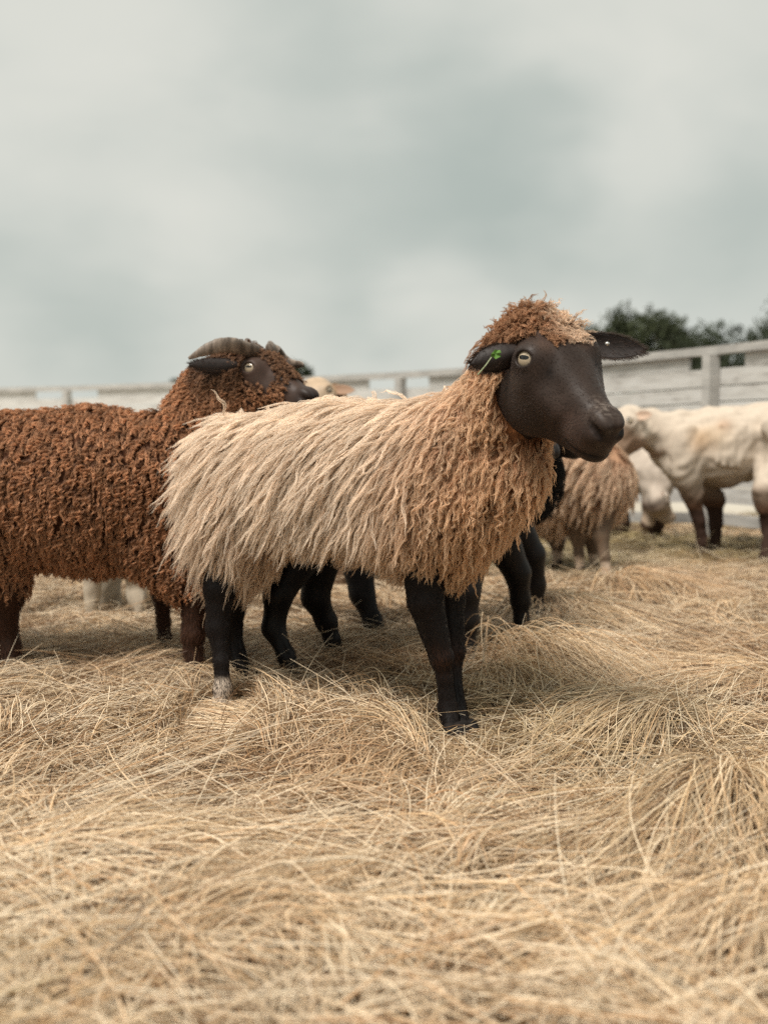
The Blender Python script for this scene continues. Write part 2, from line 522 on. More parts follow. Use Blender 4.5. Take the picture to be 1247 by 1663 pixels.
def add_head(S, E, R, sc=1.0, eyes=True):
    L = lambda a, b, c=0.0: E + sc * (R @ np.array([a, b, c]))
    r = lambda *x: np.array(x) * sc
    S.ell(L(-0.020, -0.050), r(0.080, 0.066, 0.066), R, 0.03 * sc)             # cranium
    S.ell(L(0.010, -0.022), r(0.075, 0.036, 0.066), R, 0.03 * sc)              # forehead
    S.cone(L(0.02, -0.042), L(0.160, -0.038), 0.055 * sc, 0.034 * sc, 0.025 * sc)      # nose bridge
    S.ell(L(0.090, -0.075), r(0.090, 0.058, 0.046), R, 0.04 * sc)              # side of the face
    S.cone(L(0.045, -0.125), L(0.155, -0.088), 0.038 * sc, 0.030 * sc, 0.03 * sc)      # lower jaw
    for g in (-1, 1):
        S.ell(L(0.000, -0.020, g * 0.058), r(0.040, 0.036, 0.032), R, 0.018 * sc)      # orbit
        S.ell(L(0.018, -0.104, g * 0.050), r(0.070, 0.068, 0.040), R, 0.05 * sc)      # jaw muscle
        S.cone(L(0.035, -0.048, g * 0.066), L(0.105, -0.060, g * 0.046), 0.010 * sc, 0.008 * sc, 0.035 * sc)   # cheek bone
    S.ell(L(0.174, -0.050), r(0.041, 0.044, 0.036), R, 0.022 * sc)             # muzzle
    S.ell(L(0.176, -0.086), r(0.037, 0.026, 0.031), R, 0.016 * sc)             # lips and chin
    for g in (-1, 1):
        S.ell(L(0.150, -0.068, g * 0.026), r(0.035, 0.026, 0.018), R, 0.02 * sc)       # upper lip pad
        S.ell(L(0.184, -0.012, g * 0.014), r(0.025, 0.015, 0.016), R, 0.014 * sc)      # nostril wing
        S.ell(L(0.190, -0.040, g * 0.027), r(0.018, 0.013, 0.011), R, 0.014 * sc)      # rim under the nostril
        S.cone(L(0.172, -0.016, g * 0.037), L(0.190, -0.019, g * 0.036), 0.0030 * sc, 0.0065 * sc, 0.003 * sc, '-')
        S.cone(L(0.190, -0.019, g * 0.036), L(0.207, -0.024, g * 0.027), 0.0065 * sc, 0.0078 * sc, 0.003 * sc, '-')
        S.cone(L(0.207, -0.024, g * 0.027), L(0.219, -0.036, g * 0.012), 0.0078 * sc, 0.0040 * sc, 0.003 * sc, '-')
        S.cone(L(0.218, -0.078, g * 0.003), L(0.190, -0.084, g * 0.037), 0.0022 * sc, 0.0018 * sc, 0.004 * sc, '-')
        S.cone(L(0.190, -0.084, g * 0.037), L(0.150, -0.086, g * 0.044), 0.0018 * sc, 0.0006 * sc, 0.004 * sc, '-')
        S.cone(L(0.030, -0.012, g * 0.064), L(0.050, -0.010, g * 0.050), 0.0015 * sc, 0.0015 * sc, 0.006 * sc, '-')   # tear line
        c_ = eye_c(L, g); o_ = eye_out(R, g)
        S.ell(c_, r(0.0272, 0.0272, 0.0272), R, 0.012 * sc)                        # lids
        x_ = nrm(eye_h(R) - (eye_h(R) @ o_) * o_)
        S.ell(c_ + o_ * 0.026 * sc, r(0.0182, 0.0142, 0.020), np.stack([x_, np.cross(o_, x_), o_], 1), 0.003 * sc, '-')
    S.cone(L(0.223, -0.050), L(0.222, -0.076), 0.0022 * sc, 0.0018 * sc, 0.005 * sc, '-')    # philtrum
    return L

def add_leg(S, pts, rad, k=0.012):
    S.chain(pts, rad, k)

def disc_mesh(center, R, nu, nv, fn):
    pass

def ear_obj(parent, base, tipv, up, length, width, mat, cup=0.35, curve=0.1, thick=0.004, hair=0):
    """leaf-shaped cupped ear from base along tipv; `up` is the edge direction"""
    t_ = nrm(tipv); upv = nrm(up - (up @ t_) * t_); fwd = np.cross(t_, upv)
    nu, nv = 18, 11
    V, F = [], []
    for side in (0, 1):
        for i in range(nu):
            u = i / (nu - 1)
            w = width * (0.55 + 0.45 * math.sin(math.pi / 2 * u / 0.42)) if u < 0.42 else width * (1 - ((u - 0.42) / 0.58) ** 2.6)
            w = max(w, 0.0015)
            for j in range(nv):
                v = (j / (nv - 1)) * 2 - 1
                c = cup * w * (v * v - 1) * (1 - 0.5 * u)
                th = (0.5 - side) * thick * (1 - 0.6 * u) * (1 - 0.7 * v * v)
                V.append(base + t_ * (u * length) + upv * (v * w + curve * u * u * length) + fwd * (c + th))
        off = side * nu * nv
        for i in range(nu - 1):
            for j in range(nv - 1):
                q = [off + i * nv + j, off + i * nv + j + 1, off + (i + 1) * nv + j + 1, off + (i + 1) * nv + j]
                F.append(q if side == 0 else q[::-1])
    n1_ = nu * nv
    ring = [i * nv for i in range(nu)] + [(nu - 1) * nv + j for j in range(1, nv)] + [i * nv + nv - 1 for i in range(nu - 2, -1, -1)] + [j for j in range(nv - 2, 0, -1)]
    for a, b in zip(ring, ring[1:] + ring[:1]):
        F.append([a, b, b + n1_, a + n1_])
    o = mesh_obj('ear', V, F, mat, parent)
    if hair:
        n = hair
        Vn = np.array(V)[:nu * nv].reshape(nu, nv, 3)
        u = RNG.random(n) * (nu - 1.001); edge = RNG.random(n)
        w_ = np.where(edge < 0.55, np.where(RNG.random(n) < 0.5, 0.02, 0.97), RNG.random(n)) * (nv - 1.001)
        i, j = u.astype(int), w_.astype(int); fu, fw = (u - i)[:, None], (w_ - j)[:, None]
        p = (Vn[i, j] * (1 - fu) + Vn[i + 1, j] * fu) * (1 - fw) + (Vn[i, j + 1] * (1 - fu) + Vn[i + 1, j + 1] * fu) * fw
        sg = np.sign(w_ / (nv - 1) - 0.5)[:, None]
        d = nrm(t_ * 1.0 + upv * sg * 0.7 + fwd * RNG.normal(size=(n, 1)) * 0.5 + RNG.normal(size=(n, 3)) * 0.25)
        ln = RNG.uniform(0.004, 0.011, (n, 1, 1)); t = np.linspace(0, 1, 4)[None, :, None]
        pts = p[:, None] + d[:, None] * ln * t + t_ * ln * t * t * 0.4
        hair_obj('ear_hair', pts, np.full((n, 4), 0.00028) * (1 - 0.7 * t[..., 0]), np.broadcast_to((lin(62, 47, 38) * RNG.uniform(0.7, 1.5, (n, 1)))[:, None], (n, 4, 3)), M_face, o)
    return o

def eye_obj(parent, c, out, horiz, r, mat):
    """an eyeball whose local +Z looks out and local X follows the pupil slit"""
    z = nrm(out); x = nrm(horiz - (horiz @ z) * z); y = np.cross(z, x)
    V, F = [], []
    nu, nv = 24, 32
    for i in range(nu + 1):
        th = math.pi * i / nu
        for j in range(nv):
            ph = 2 * math.pi * j / nv
            V.append((r * math.sin(th) * math.cos(ph), r * math.sin(th) * math.sin(ph), r * math.cos(th)))
    for i in range(nu):
        for j in range(nv):
            F.append([i * nv + j, (i + 1) * nv + j, (i + 1) * nv + (j + 1) % nv, i * nv + (j + 1) % nv])
    me = bpy.data.meshes.new('eye'); me.from_pydata(V, [], F); me.validate()
    me.polygons.foreach_set('use_smooth', np.ones(len(me.polygons), bool))
    me.materials.append(mat)
    o = bpy.data.objects.new('eye', me); COL.objects.link(o)
    o.parent = parent
    M = Matrix([[x[0], y[0], z[0]], [x[1], y[1], z[1]], [x[2], y[2], z[2]]]).to_4x4()
    M.translation = Vector(c) - parent.location
    o.matrix_local = M
    return o

def eye_mat(name, iris, r, pup=(0.62, 0.20), ring=0.86, dy=0.12):
    m, nt, b, out = mat_new(name)
    t = nt.nodes.new('ShaderNodeTexCoord'); sp_ = nt.nodes.new('ShaderNodeSeparateXYZ')
    nt.links.new(t.outputs['Object'], sp_.inputs[0])
    def M_(op, a, b_=None):
        n = nt.nodes.new('ShaderNodeMath'); n.operation = op
        for i, x in enumerate((a, b_)):
            if x is None: continue
            if isinstance(x, (int, float)): n.inputs[i].default_value = x
            else: nt.links.new(x, n.inputs[i])
        return n.outputs[0]
    x, y = sp_.outputs['X'], sp_.outputs['Y']
    ex = M_('POWER', M_('ABSOLUTE', M_('DIVIDE', x, r * pup[0])), 3.0)
    ey = M_('POWER', M_('ABSOLUTE', M_('DIVIDE', M_('SUBTRACT', y, r * dy), r * pup[1])), 2.0)
    inside = M_('LESS_THAN', M_('ADD', ex, ey), 1.0)
    rad = M_('SQRT', M_('ADD', M_('MULTIPLY', x, x), M_('MULTIPLY', y, y)))
    outer = M_('GREATER_THAN', rad, r * ring)
    dark = M_('MAXIMUM', inside, outer)
    mx = nt.nodes.new('ShaderNodeMixRGB')
    nt.links.new(dark, mx.inputs[0]); mx.inputs[1].default_value = (*iris, 1); mx.inputs[2].default_value = (0.006, 0.005, 0.004, 1)
    nt.links.new(mx.outputs[0], b.inputs['Base Color'])
    b.inputs['Roughness'].default_value = 0.12
    b.inputs['Coat Weight'].default_value = 0.25
    b.inputs['Coat Roughness'].default_value = 0.04
    return m

def hoof_obj(parent, foot, heading, sc=1.0, mat=None):
    """cloven hoof: two toes side by side"""
    h = nrm(np.array([heading[0], heading[1], 0])); s = np.array([-h[1], h[0], 0]); z = np.array([0, 0, 1.0])
    S = Shape(); R = np.stack([h, s, z], 1)
    for g in (-1, 1):
        S.cone(foot + s * g * 0.011 * sc + z * 0.036 * sc - h * 0.004, foot + s * g * 0.013 * sc + h * 0.022 * sc + z * 0.012 * sc, 0.014 * sc, 0.010 * sc, 0.004)
    v, f = surface(S, 0.004)
    v[:, 2] = np.maximum(v[:, 2], foot[2] + 0.002)
    return mesh_obj('hoof', v, f, mat or M_hoof, parent)

# ================================================================== THE SHEEP
GROUP = 'sheep standing in the pen'
down = np.array([0, 0, -1.0])

def flow_fn(e, back=0.45, side=0.6, axis_pt=None):
    """fibres hang down the flank, swept towards the tail, and part along the spine"""
    s = np.array([-e[1], e[0], 0])
    def fn(p, nor):
        lat = np.sign((nor * s).sum(1, keepdims=True) + 1e-6) * s
        top = smoothstep(0.3, 0.95, nor[:, 2])[:, None]
        b = back(p)[:, None] if callable(back) else back
        return nrm(down * (1 - 0.5 * top) + lat * side * top - e * b)
    return fn

def body_cols(v, base, fn=None):
    c = np.tile(np.asarray(base, float), (len(v), 1))
    return fn(v, c) if fn is not None else c

# ---------------------------------------------------------------- the cream ewe in front
def build_cream_ewe():
    org = (-0.10, 2.70, 0)
    root = empty('sheep', org, 'long cream fleece and bare dark brown face, the nearest sheep, head turned to the right', 'sheep', GROUP)
    e = nrm(np.array([0.84, -0.54, 0])); s = np.array([0.54, 0.84, 0])
    R = head_frame(26.5, 44, 8)
    E = P(911, 567, 2.25)
    B = Shape()
    B.cone((-0.33, 2.85, 0.53), (-0.10, 2.70, 0.52), 0.12, 0.13)
    B.cone((-0.10, 2.70, 0.52), (0.11, 2.555, 0.54), 0.13, 0.12)
    B.cone((0.14, 2.53, 0.56), (0.240, 2.42, 0.69), 0.075, 0.055, 0.05)
    B.cone((0.235, 2.42, 0.70), E + R @ np.array([-0.03, -0.06, 0]), 0.06, 0.05, 0.03)
    L = add_head(B, E, R)
    B.cone(L(-0.01, -0.10, 0), (0.262, 2.385, 0.60), 0.036, 0.024, 0.03)      # throat
    # legs
    B.chain([(0.09, 2.52, 0.46), P(691, 975, 2.50), P(717, 1068, 2.50), P(722, 1102, 2.50), P(727, 1150, 2.50), P(734, 1192, 2.47)],
            [0.072, 0.038, 0.0245, 0.0155, 0.0195, 0.018], 0.010)
    B.chain([(0.14, 2.60, 0.45), P(730, 975, 2.60), P(737, 1058, 2.58), P(737, 1092, 2.57), P(741, 1145, 2.55), P(755, 1192, 2.50)],
            [0.068, 0.034, 0.0235, 0.0150, 0.0190, 0.018], 0.009)
    B.chain([(-0.36, 2.82, 0.45), P(357, 955, 2.77), P(353, 1020, 2.76), P(359, 1075, 2.74), P(362, 1120, 2.73), P(360, 1140, 2.72)],
            [0.08, 0.036, 0.025, 0.0155, 0.020, 0.019], 0.014)
    B.chain([(-0.32, 2.93, 0.45), P(378, 960, 2.94), P(374, 1020, 2.96), P(384, 1060, 2.95), P(392, 1080, 2.93)],
            [0.08, 0.042, 0.028, 0.020, 0.022], 0.014)
    v, f = surface(B, 0.0034)
    def paint(v, c):
        rel = (v - E) @ R
        isleg = v[:, 2] < 0.42
        c[:] = lin(50, 39, 33)
        c[isleg] = lin(20, 14, 12)
        # warm rub marks on the knees, pale hairs on the nose, tan brow, white pastern
        for kp in (P(719, 1075, 2.48), P(738, 1065, 2.56)):
            w = np.exp(-((v - kp) ** 2).sum(1) / 0.030 ** 2)[:, None]
            c[:] = c * (1 - 0.6 * w) + lin(72, 46, 33) * 0.6 * w
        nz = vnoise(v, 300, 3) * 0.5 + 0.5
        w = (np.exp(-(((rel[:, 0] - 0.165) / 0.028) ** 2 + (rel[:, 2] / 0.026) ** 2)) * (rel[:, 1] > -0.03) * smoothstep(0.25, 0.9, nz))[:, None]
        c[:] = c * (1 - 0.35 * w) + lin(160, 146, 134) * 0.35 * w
        for g in (-1, 1):      # dark eyelid rims and nostrils
            w = np.exp(-(((v - eye_c(L, g) - eye_out(R, g) * 0.022) ** 2).sum(1) / 0.021 ** 2) ** 2)[:, None]
            c[:] = c * (1 - 0.8 * w) + lin(26, 20, 18) * 0.8 * w
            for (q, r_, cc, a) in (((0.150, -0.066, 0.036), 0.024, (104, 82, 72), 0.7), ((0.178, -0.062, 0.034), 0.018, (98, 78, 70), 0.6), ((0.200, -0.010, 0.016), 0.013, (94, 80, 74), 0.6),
                                   ((0.000, 0.016, 0.045), 0.018, (98, 74, 60), 0.6), ((0.032, -0.016, 0.070), 0.014, (92, 74, 64), 0.5), ((0.075, -0.034, 0.060), 0.022, (94, 78, 70), 0.5), ((-0.030, 0.012, 0.02), 0.03, (84, 58, 46), 0.5),  # the cheek bone patch is a soft highlight painted into the coat
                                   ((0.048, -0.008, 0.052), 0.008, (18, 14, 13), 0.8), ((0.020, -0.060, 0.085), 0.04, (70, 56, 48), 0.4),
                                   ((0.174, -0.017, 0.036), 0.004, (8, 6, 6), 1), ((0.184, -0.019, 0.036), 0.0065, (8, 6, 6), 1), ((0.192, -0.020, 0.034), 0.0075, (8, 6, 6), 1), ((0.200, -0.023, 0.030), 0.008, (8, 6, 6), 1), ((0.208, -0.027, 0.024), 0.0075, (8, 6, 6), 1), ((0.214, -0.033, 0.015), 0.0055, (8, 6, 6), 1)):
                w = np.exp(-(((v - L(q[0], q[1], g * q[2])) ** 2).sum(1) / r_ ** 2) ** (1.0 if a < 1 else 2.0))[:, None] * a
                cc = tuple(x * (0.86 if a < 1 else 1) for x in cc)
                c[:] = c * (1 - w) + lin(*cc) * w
            for a_, b_ in (((0.218, -0.078, 0.003), (0.190, -0.084, 0.037)), ((0.190, -0.084, 0.037), (0.150, -0.086, 0.044))):      # the dark line of the lips
                A_, B2 = L(a_[0], a_[1], g * a_[2]), L(b_[0], b_[1], g * b_[2]); ba = B2 - A_
                hh = np.clip(((v - A_) @ ba) / (ba @ ba), 0, 1); dd = np.linalg.norm(v - A_ - hh[:, None] * ba, axis=1)
                w = np.exp(-(dd / 0.0045) ** 2)[:, None]
                c[:] = c * (1 - w) + lin(16, 12, 11) * w
        w = (smoothstep(0.20, 0.225, rel[:, 0]) * (v[:, 2] > 0.5))[:, None]
        c[:] = c * (1 - 0.3 * w) + lin(40, 33, 31) * 0.3 * w
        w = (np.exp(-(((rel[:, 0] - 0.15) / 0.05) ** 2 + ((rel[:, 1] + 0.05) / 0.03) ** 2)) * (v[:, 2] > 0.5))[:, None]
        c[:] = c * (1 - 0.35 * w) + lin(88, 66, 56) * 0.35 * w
        hoofp = P(361, 1140, 2.73)
        w = smoothstep(0.072, 0.062, v[:, 2] + 0.004 * nz)[:, None] * (np.linalg.norm(v[:, :2] - hoofp[:2], axis=1) < 0.05)[:, None]
        c[:] = c * (1 - w) + lin(196, 178, 160) * w
        belly = smoothstep(0.40, 0.44, v[:, 2]) * (v[:, 0] < 0.15) * (v[:, 2] < 0.6)
        c[:] = c * (1 - belly[:, None]) + lin(120, 74, 48) * belly[:, None]
        return c
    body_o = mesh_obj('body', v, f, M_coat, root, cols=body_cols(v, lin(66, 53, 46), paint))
    for fp, hd in ((P(738, 1196, 2.455), (0.3, -1)), (P(760, 1196, 2.485), (0.6, -1)), (P(361, 1150, 2.72), (0.2, -1)), (P(397, 1087, 2.92), (1, -0.4))):
        fp = fp.copy(); fp[2] = min(max(fp[2] - 0.02, -0.025), 0.02)
        hoof_obj(root, fp, hd, 1.0, M_hoof if fp[0] > -0.37 else M_whitehoof)
    # eyes and ears
    for g in (-1, 1):
        eye_obj(root, eye_c(L, g), eye_out(R, g), eye_h(R), 0.0256, M_eye)
    ear_l = ear_obj(root, L(-0.045, -0.035, -0.060), P(766, 596, 2.24) - L(-0.045, -0.035, -0.060), np.array([0.1, 0.1, 1]), 0.105, 0.026, M_ear, 0.75, 0.06, 0.006, 1500)
    b2 = L(-0.045, -0.030, 0.062)
    ear_obj(root, b2, P(1049, 566, 2.33) - b2, np.array([0, 0.15, 1]), float(np.linalg.norm(P(1049, 566, 2.33) - b2)), 0.025, M_ear, 0.45, -0.03, 0.006, 1500)
    # little metal stud in the far ear
    cst = P(986, 558, 2.262)
    V, F = [], []
    for ring, (rr, yy) in enumerate(((0.0001, -0.0032), (0.0030, -0.003), (0.0044, -0.0012), (0.0046, 0.001), (0.003, 0.012))):
        for k in range(16):
            a = 6.2832 * k / 16
            V.append(cst + np.array([rr * math.cos(a), yy, rr * 0.85 * math.sin(a)]))
    for r_ in range(4):
        for k in range(16): F.append([r_ * 16 + k, r_ * 16 + (k + 1) % 16, (r_ + 1) * 16 + (k + 1) % 16, (r_ + 1) * 16 + k])
    mesh_obj('ear_stud', V, F, M_metal, root)
    # fleece
    W = Shape()
    W.cone((-0.322, 2.855, 0.540), (-0.10, 2.70, 0.545), 0.130, 0.146, 0.05)
    W.cone((-0.10, 2.70, 0.545), (0.115, 2.555, 0.55), 0.146, 0.146, 0.05)
    W.ell((-0.335, 2.83, 0.45), (0.100, 0.105, 0.14), None, 0.06)
    W.cone((0.110, 2.545, 0.475), (0.190, 2.45, 0.53), 0.122, 0.088, 0.06)
    W.cone((0.165, 2.52, 0.580), (0.252, 2.42, 0.695), 0.112, 0.080, 0.06)
    W.cone((0.252, 2.42, 0.695), (0.285, 2.38, 0.79), 0.080, 0.068, 0.04)
    W.cone((0.262, 2.38, 0.68), L(-0.065, -0.085, -0.022), 0.062, 0.050, 0.03)
    W.cone((0.19, 2.46, 0.60), (0.256, 2.40, 0.575), 0.105, 0.066, 0.04)
    W.cone((0.280, 2.39, 0.79), L(-0.085, -0.035, 0), 0.070, 0.048, 0.03)
    W.ell(L(-0.055, -0.014, 0.014), (0.034, 0.020, 0.062), R, 0.02)
    fv, ff = surface(W, 0.008)
    def chest(p):
        q = (p - np.array([0.0, 2.62, 0])) @ e
        return smoothstep(0.02, 0.30, q + 0.35 * (0.55 - p[:, 2]))
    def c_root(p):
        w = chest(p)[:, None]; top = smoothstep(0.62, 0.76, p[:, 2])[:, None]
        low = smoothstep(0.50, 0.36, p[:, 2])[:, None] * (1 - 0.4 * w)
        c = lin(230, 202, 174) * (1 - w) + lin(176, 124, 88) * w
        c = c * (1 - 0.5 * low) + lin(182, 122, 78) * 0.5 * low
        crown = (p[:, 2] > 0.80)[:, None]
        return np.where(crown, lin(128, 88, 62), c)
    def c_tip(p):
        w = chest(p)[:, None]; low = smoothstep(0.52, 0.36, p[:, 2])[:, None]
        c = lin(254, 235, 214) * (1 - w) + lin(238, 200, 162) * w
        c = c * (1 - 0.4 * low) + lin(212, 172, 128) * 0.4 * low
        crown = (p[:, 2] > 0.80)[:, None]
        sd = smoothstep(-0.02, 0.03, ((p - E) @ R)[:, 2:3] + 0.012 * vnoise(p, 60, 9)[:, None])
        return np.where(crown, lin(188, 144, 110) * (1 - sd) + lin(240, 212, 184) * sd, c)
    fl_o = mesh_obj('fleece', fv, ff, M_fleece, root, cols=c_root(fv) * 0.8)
    inside = lambda c: (B(c) > 0.0).astype(float) * (1.0 + 0.8 * (c[:, 2] > 0.66))
    zones = []
    def zone(c):   # 0 flank, 1 chest/neck, 2 crown
        w = chest(c)
        crown = (c[:, 2] > 0.835) | (((c - L(-0.05, 0, 0)) ** 2).sum(1) < 0.055 ** 2)
        return w, crown
    n = 10500
    roots = sample_roots(fv, ff, n, lambda c: inside(c) * (~zone(c)[1]))
    w, _ = zone(roots)
    mixw = RNG.random(n) < smoothstep(0.15, 1.0, w) * 0.95
    fl_ = flow_fn(e, lambda p: 0.78 * (1 - 0.8 * chest(p)), 0.7)
    A = roots[~mixw]
    rump = smoothstep(-0.22, -0.42, A[:, 0])
    wA = chest(A)
    low = smoothstep(0.50, 0.42, A[:, 2]) * (1 - rump) * (1 - 0.5 * wA)
    lenA = (0.155 + 0.03 * rump * (A[:, 2] < 0.5) - 0.03 * smoothstep(0.60, 0.70, A[:, 2]) - 0.05 * wA) * (1 - 0.45 * low)
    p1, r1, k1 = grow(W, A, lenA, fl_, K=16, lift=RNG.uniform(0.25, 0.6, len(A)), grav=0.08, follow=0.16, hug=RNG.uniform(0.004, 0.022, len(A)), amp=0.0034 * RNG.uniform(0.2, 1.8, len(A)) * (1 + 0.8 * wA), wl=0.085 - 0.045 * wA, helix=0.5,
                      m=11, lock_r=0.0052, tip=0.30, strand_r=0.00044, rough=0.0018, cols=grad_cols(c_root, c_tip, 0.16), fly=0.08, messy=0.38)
    Bq = roots[mixw]
    lenB = np.where(Bq[:, 2] > 0.64, 0.055, 0.085)
    p2_, r2, k2 = grow(W, Bq, lenB, fl_, K=18, lift=0.50, grav=0.10, follow=0.2, hug=RNG.uniform(0.004, 0.022, len(Bq)), amp=0.0044 * RNG.uniform(0.4, 1.5, len(Bq)), wl=0.030, helix=0.8,
                       m=11, lock_r=0.0046, tip=0.35, strand_r=0.0005, rough=0.0012, cols=grad_cols(c_root, c_tip, 0.2), fly=0.05, messy=0.4, block=B)
    cr_roots = sample_roots(fv, ff, 900, lambda c: (B(c) > -0.002) * zone(c)[1])
    fl3 = lambda p, nor: nrm(R @ np.array([0.5, 0.0, 0.0]) * 0.6 + nor * 0.5 + RNG.normal(size=p.shape) * 0.6)
    p3, r3, k3 = grow(W, cr_roots, RNG.uniform(0.022, 0.048, len(cr_roots)), fl3, K=18, lift=0.6, grav=0.05, follow=0.2, hug=0.003, amp=0.0036, wl=0.018, helix=0.9,
                      m=10, lock_r=0.0042, tip=0.4, strand_r=0.00042, rough=0.001, cols=grad_cols(c_root, c_tip, 0.25), fly=0.1, messy=0.5)
    short_coat(B, v, f, lambda c: (((c - E) ** 2).sum(1) < 0.30 ** 2) * (c[:, 2] > 0.58) * (((c - E) @ R)[:, 0] < 0.185) * (np.min([((c - eye_c(L, g)) ** 2).sum(1) for g in (-1, 1)], axis=0) > 0.029 ** 2), 16000, 0.0048,
               lin(48, 37, 31), lambda p, nor: np.tile(-(R @ np.array([1.0, 0.2, 0])), (len(p), 1)), 0.00016, M_face, body_o, 0.12, 'short_hair', lin(74, 58, 49))
    short_coat(B, v, f, lambda c: (c[:, 2] < 0.34).astype(float), 26000, 0.008, lin(18, 13, 11), lambda p, nor: np.tile(down, (len(p), 1)), 0.0003, M_curl, body_o, 0.2, 'leg_hair', lin(40, 28, 22))
    fr = sample_roots(v, f, 420, lambda c: (((c - E) @ R)[:, 0] < 0.004) * (((c - E) @ R)[:, 0] > -0.07) * (((c - E) @ R)[:, 1] > -0.02) * (np.abs(((c - E) @ R)[:, 2] - 0.018) < 0.045).astype(float))
    p4_, r4, k4 = grow(B, fr, 0.016, lambda p, nor: nrm(np.tile(R @ np.array([0.9, 0.1, 0.1]), (len(p), 1)) + RNG.normal(size=p.shape) * 0.5), K=12, lift=0.5, grav=0.02, follow=0.2, hug=0.003, amp=0.0026, wl=0.011, helix=0.9,
                       m=8, lock_r=0.0036, tip=0.4, strand_r=0.00036, rough=0.001, cols=grad_cols(c_root, c_tip, 0.3), fly=0.1, messy=0.5)
    hair_obj('forelock', p4_, r4, k4, M_wool, fl_o)
    hair_obj('long_locks', p1, r1, k1, M_wool, fl_o)
    hair_obj('curly_locks', p2_, r2, k2, M_wool, fl_o)
    hair_obj('topknot', p3, r3, k3, M_wool, fl_o)
    return root, B, W

def short_coat(B, v, f, keep, n, length, col, flow, radius=0.00022, mat=None, parent=None, lift=0.25, name='short_hair', tipc=None, amp=0.0):
    roots = sample_roots(v, f, n, keep)
    p, r, k = grow(B, roots, length, flow, K=5, lift=lift, grav=0.0, follow=0.3, hug=0.001, amp=amp, wl=0.01, m=1, lock_r=0.0, tip=1,
                   strand_r=radius, rough=0, cols=grad_cols(col, tipc if tipc is not None else col, 0.3), fly=0, messy=0.25)
    return hair_obj(name, p, r, k, mat or M_curl, parent)

M_eye = eye_mat('pale_eye', lin(188, 170, 144), 0.0256, (0.45, 0.17), 0.64, 0.10)
M_eye2 = eye_mat('small_eye', lin(176, 158, 134), 0.0215, (0.42, 0.15), 0.60, 0.12)
M_ear = plain_mat('ear_skin', lin(44, 34, 30), 0.6, 0.3, 60, 0.3)
M_metal = plain_mat('stud_metal', lin(200, 196, 188), 0.3)
M_metal.node_tree.nodes['Principled BSDF'].inputs['Metallic'].default_value = 0.7
M_whitehoof = plain_mat('pale_hoof', lin(190, 172, 150), 0.6, 0.3, 60)

ewe, ewe_body, ewe_fleece = build_cream_ewe()

# green sprig caught in the near ear
def build_sprig():
    root = empty('clover_sprig', P(800, 576, 2.205), 'small green leaf on a thin stalk caught in the ear of the cream sheep', 'leaf')
    V, F = [], []
    outline = [(0, -9), (5, -7), (9, -8), (11, -3), (8, 0), (11, 4), (6, 6), (1, 9), (-3, 5), (-8, 4), (-7, -1), (-4, -4)]
    c = P(804, 574, 2.203)
    for k, (a, b) in enumerate(outline):
        V.append(P(804 + a * 0.9, 575 + b * 0.9, 2.200 + 0.003 * math.sin(k * 1.7)))
    n = len(V); V.append(c + np.array([0, -0.002, 0]))
    for q in range(n + 1): V.append(V[q] + np.array([0.0, 0.0008, 0]))
    for k in range(n):
        F.append([k, (k + 1) % n, n]); F.append([n + 1 + (k + 1) % n, n + 1 + k, 2 * n + 1]); F.append([(k + 1) % n, k, n + 1 + k, n + 1 + (k + 1) % n])
    mesh_obj('leaf_blade', V, F, plain_mat('leaf_green', lin(96, 138, 52), 0.5, 0.35, 160), root, smooth=False)
    S = Shape(); S.cone(P(798, 580, 2.202), P(788, 594, 2.196), 0.0012, 0.0012, 0.001); S.cone(P(788, 594, 2.196), P(776, 608, 2.196), 0.0012, 0.0014, 0.001)
    v, f = surface(S, 0.0006)
    mesh_obj('stalk', v, f, plain_mat('stalk_green', lin(150, 158, 120), 0.5), root)
build_sprig()

# ---------------------------------------------------------------- the brown horned sheep
def horn_obj(parent, pts, rad, flat, mat):
    """tapered ridged horn swept along pts; flat = width squeeze direction"""
    pts = np.array(pts); n = 40
    t = np.linspace(0, len(pts) - 1, n)
    # catmull-rom
    def cr_(t):
        i = int(min(max(math.floor(t), 0), len(pts) - 2)); u = t - i
        p0, p1, p2, p3 = pts[max(i - 1, 0)], pts[i], pts[i + 1], pts[min(i + 2, len(pts) - 1)]
        return 0.5 * (2 * p1 + (p2 - p0) * u + (2 * p0 - 5 * p1 + 4 * p2 - p3) * u * u + (3 * p1 - p0 - 3 * p2 + p3) * u ** 3)
    C = np.array([cr_(x) for x in t]); T = nrm(np.gradient(C, axis=0))
    rr = np.interp(t, np.arange(len(rad)), rad)
    V, F = [], []
    m = 18
    for i in range(n):
        a = nrm(flat - (flat @ T[i]) * T[i]); b = np.cross(T[i], a)
        r = rr[i] * (1 + 0.025 * math.sin(i * 1.9) + 0.03 * math.sin(i * 0.7))
        for k in range(m):
            th = 6.2832 * k / m
            V.append(C[i] + a * math.cos(th) * r * 0.55 + b * math.sin(th) * r)
    for i in range(n - 1):
        for k in range(m): F.append([i * m + k, i * m + (k + 1) % m, (i + 1) * m + (k + 1) % m, (i + 1) * m + k])
    F.append([k for k in range(m)][::-1]); F.append([(n - 1) * m + k for k in range(m)])
    return mesh_obj('horn', V, F, mat, parent)

M_horn = plain_mat('horn', lin(142, 126, 112), 0.5, 0.45, 22, 0.8, stretch=(4, 1, 1), col2=lin(86, 74, 64))

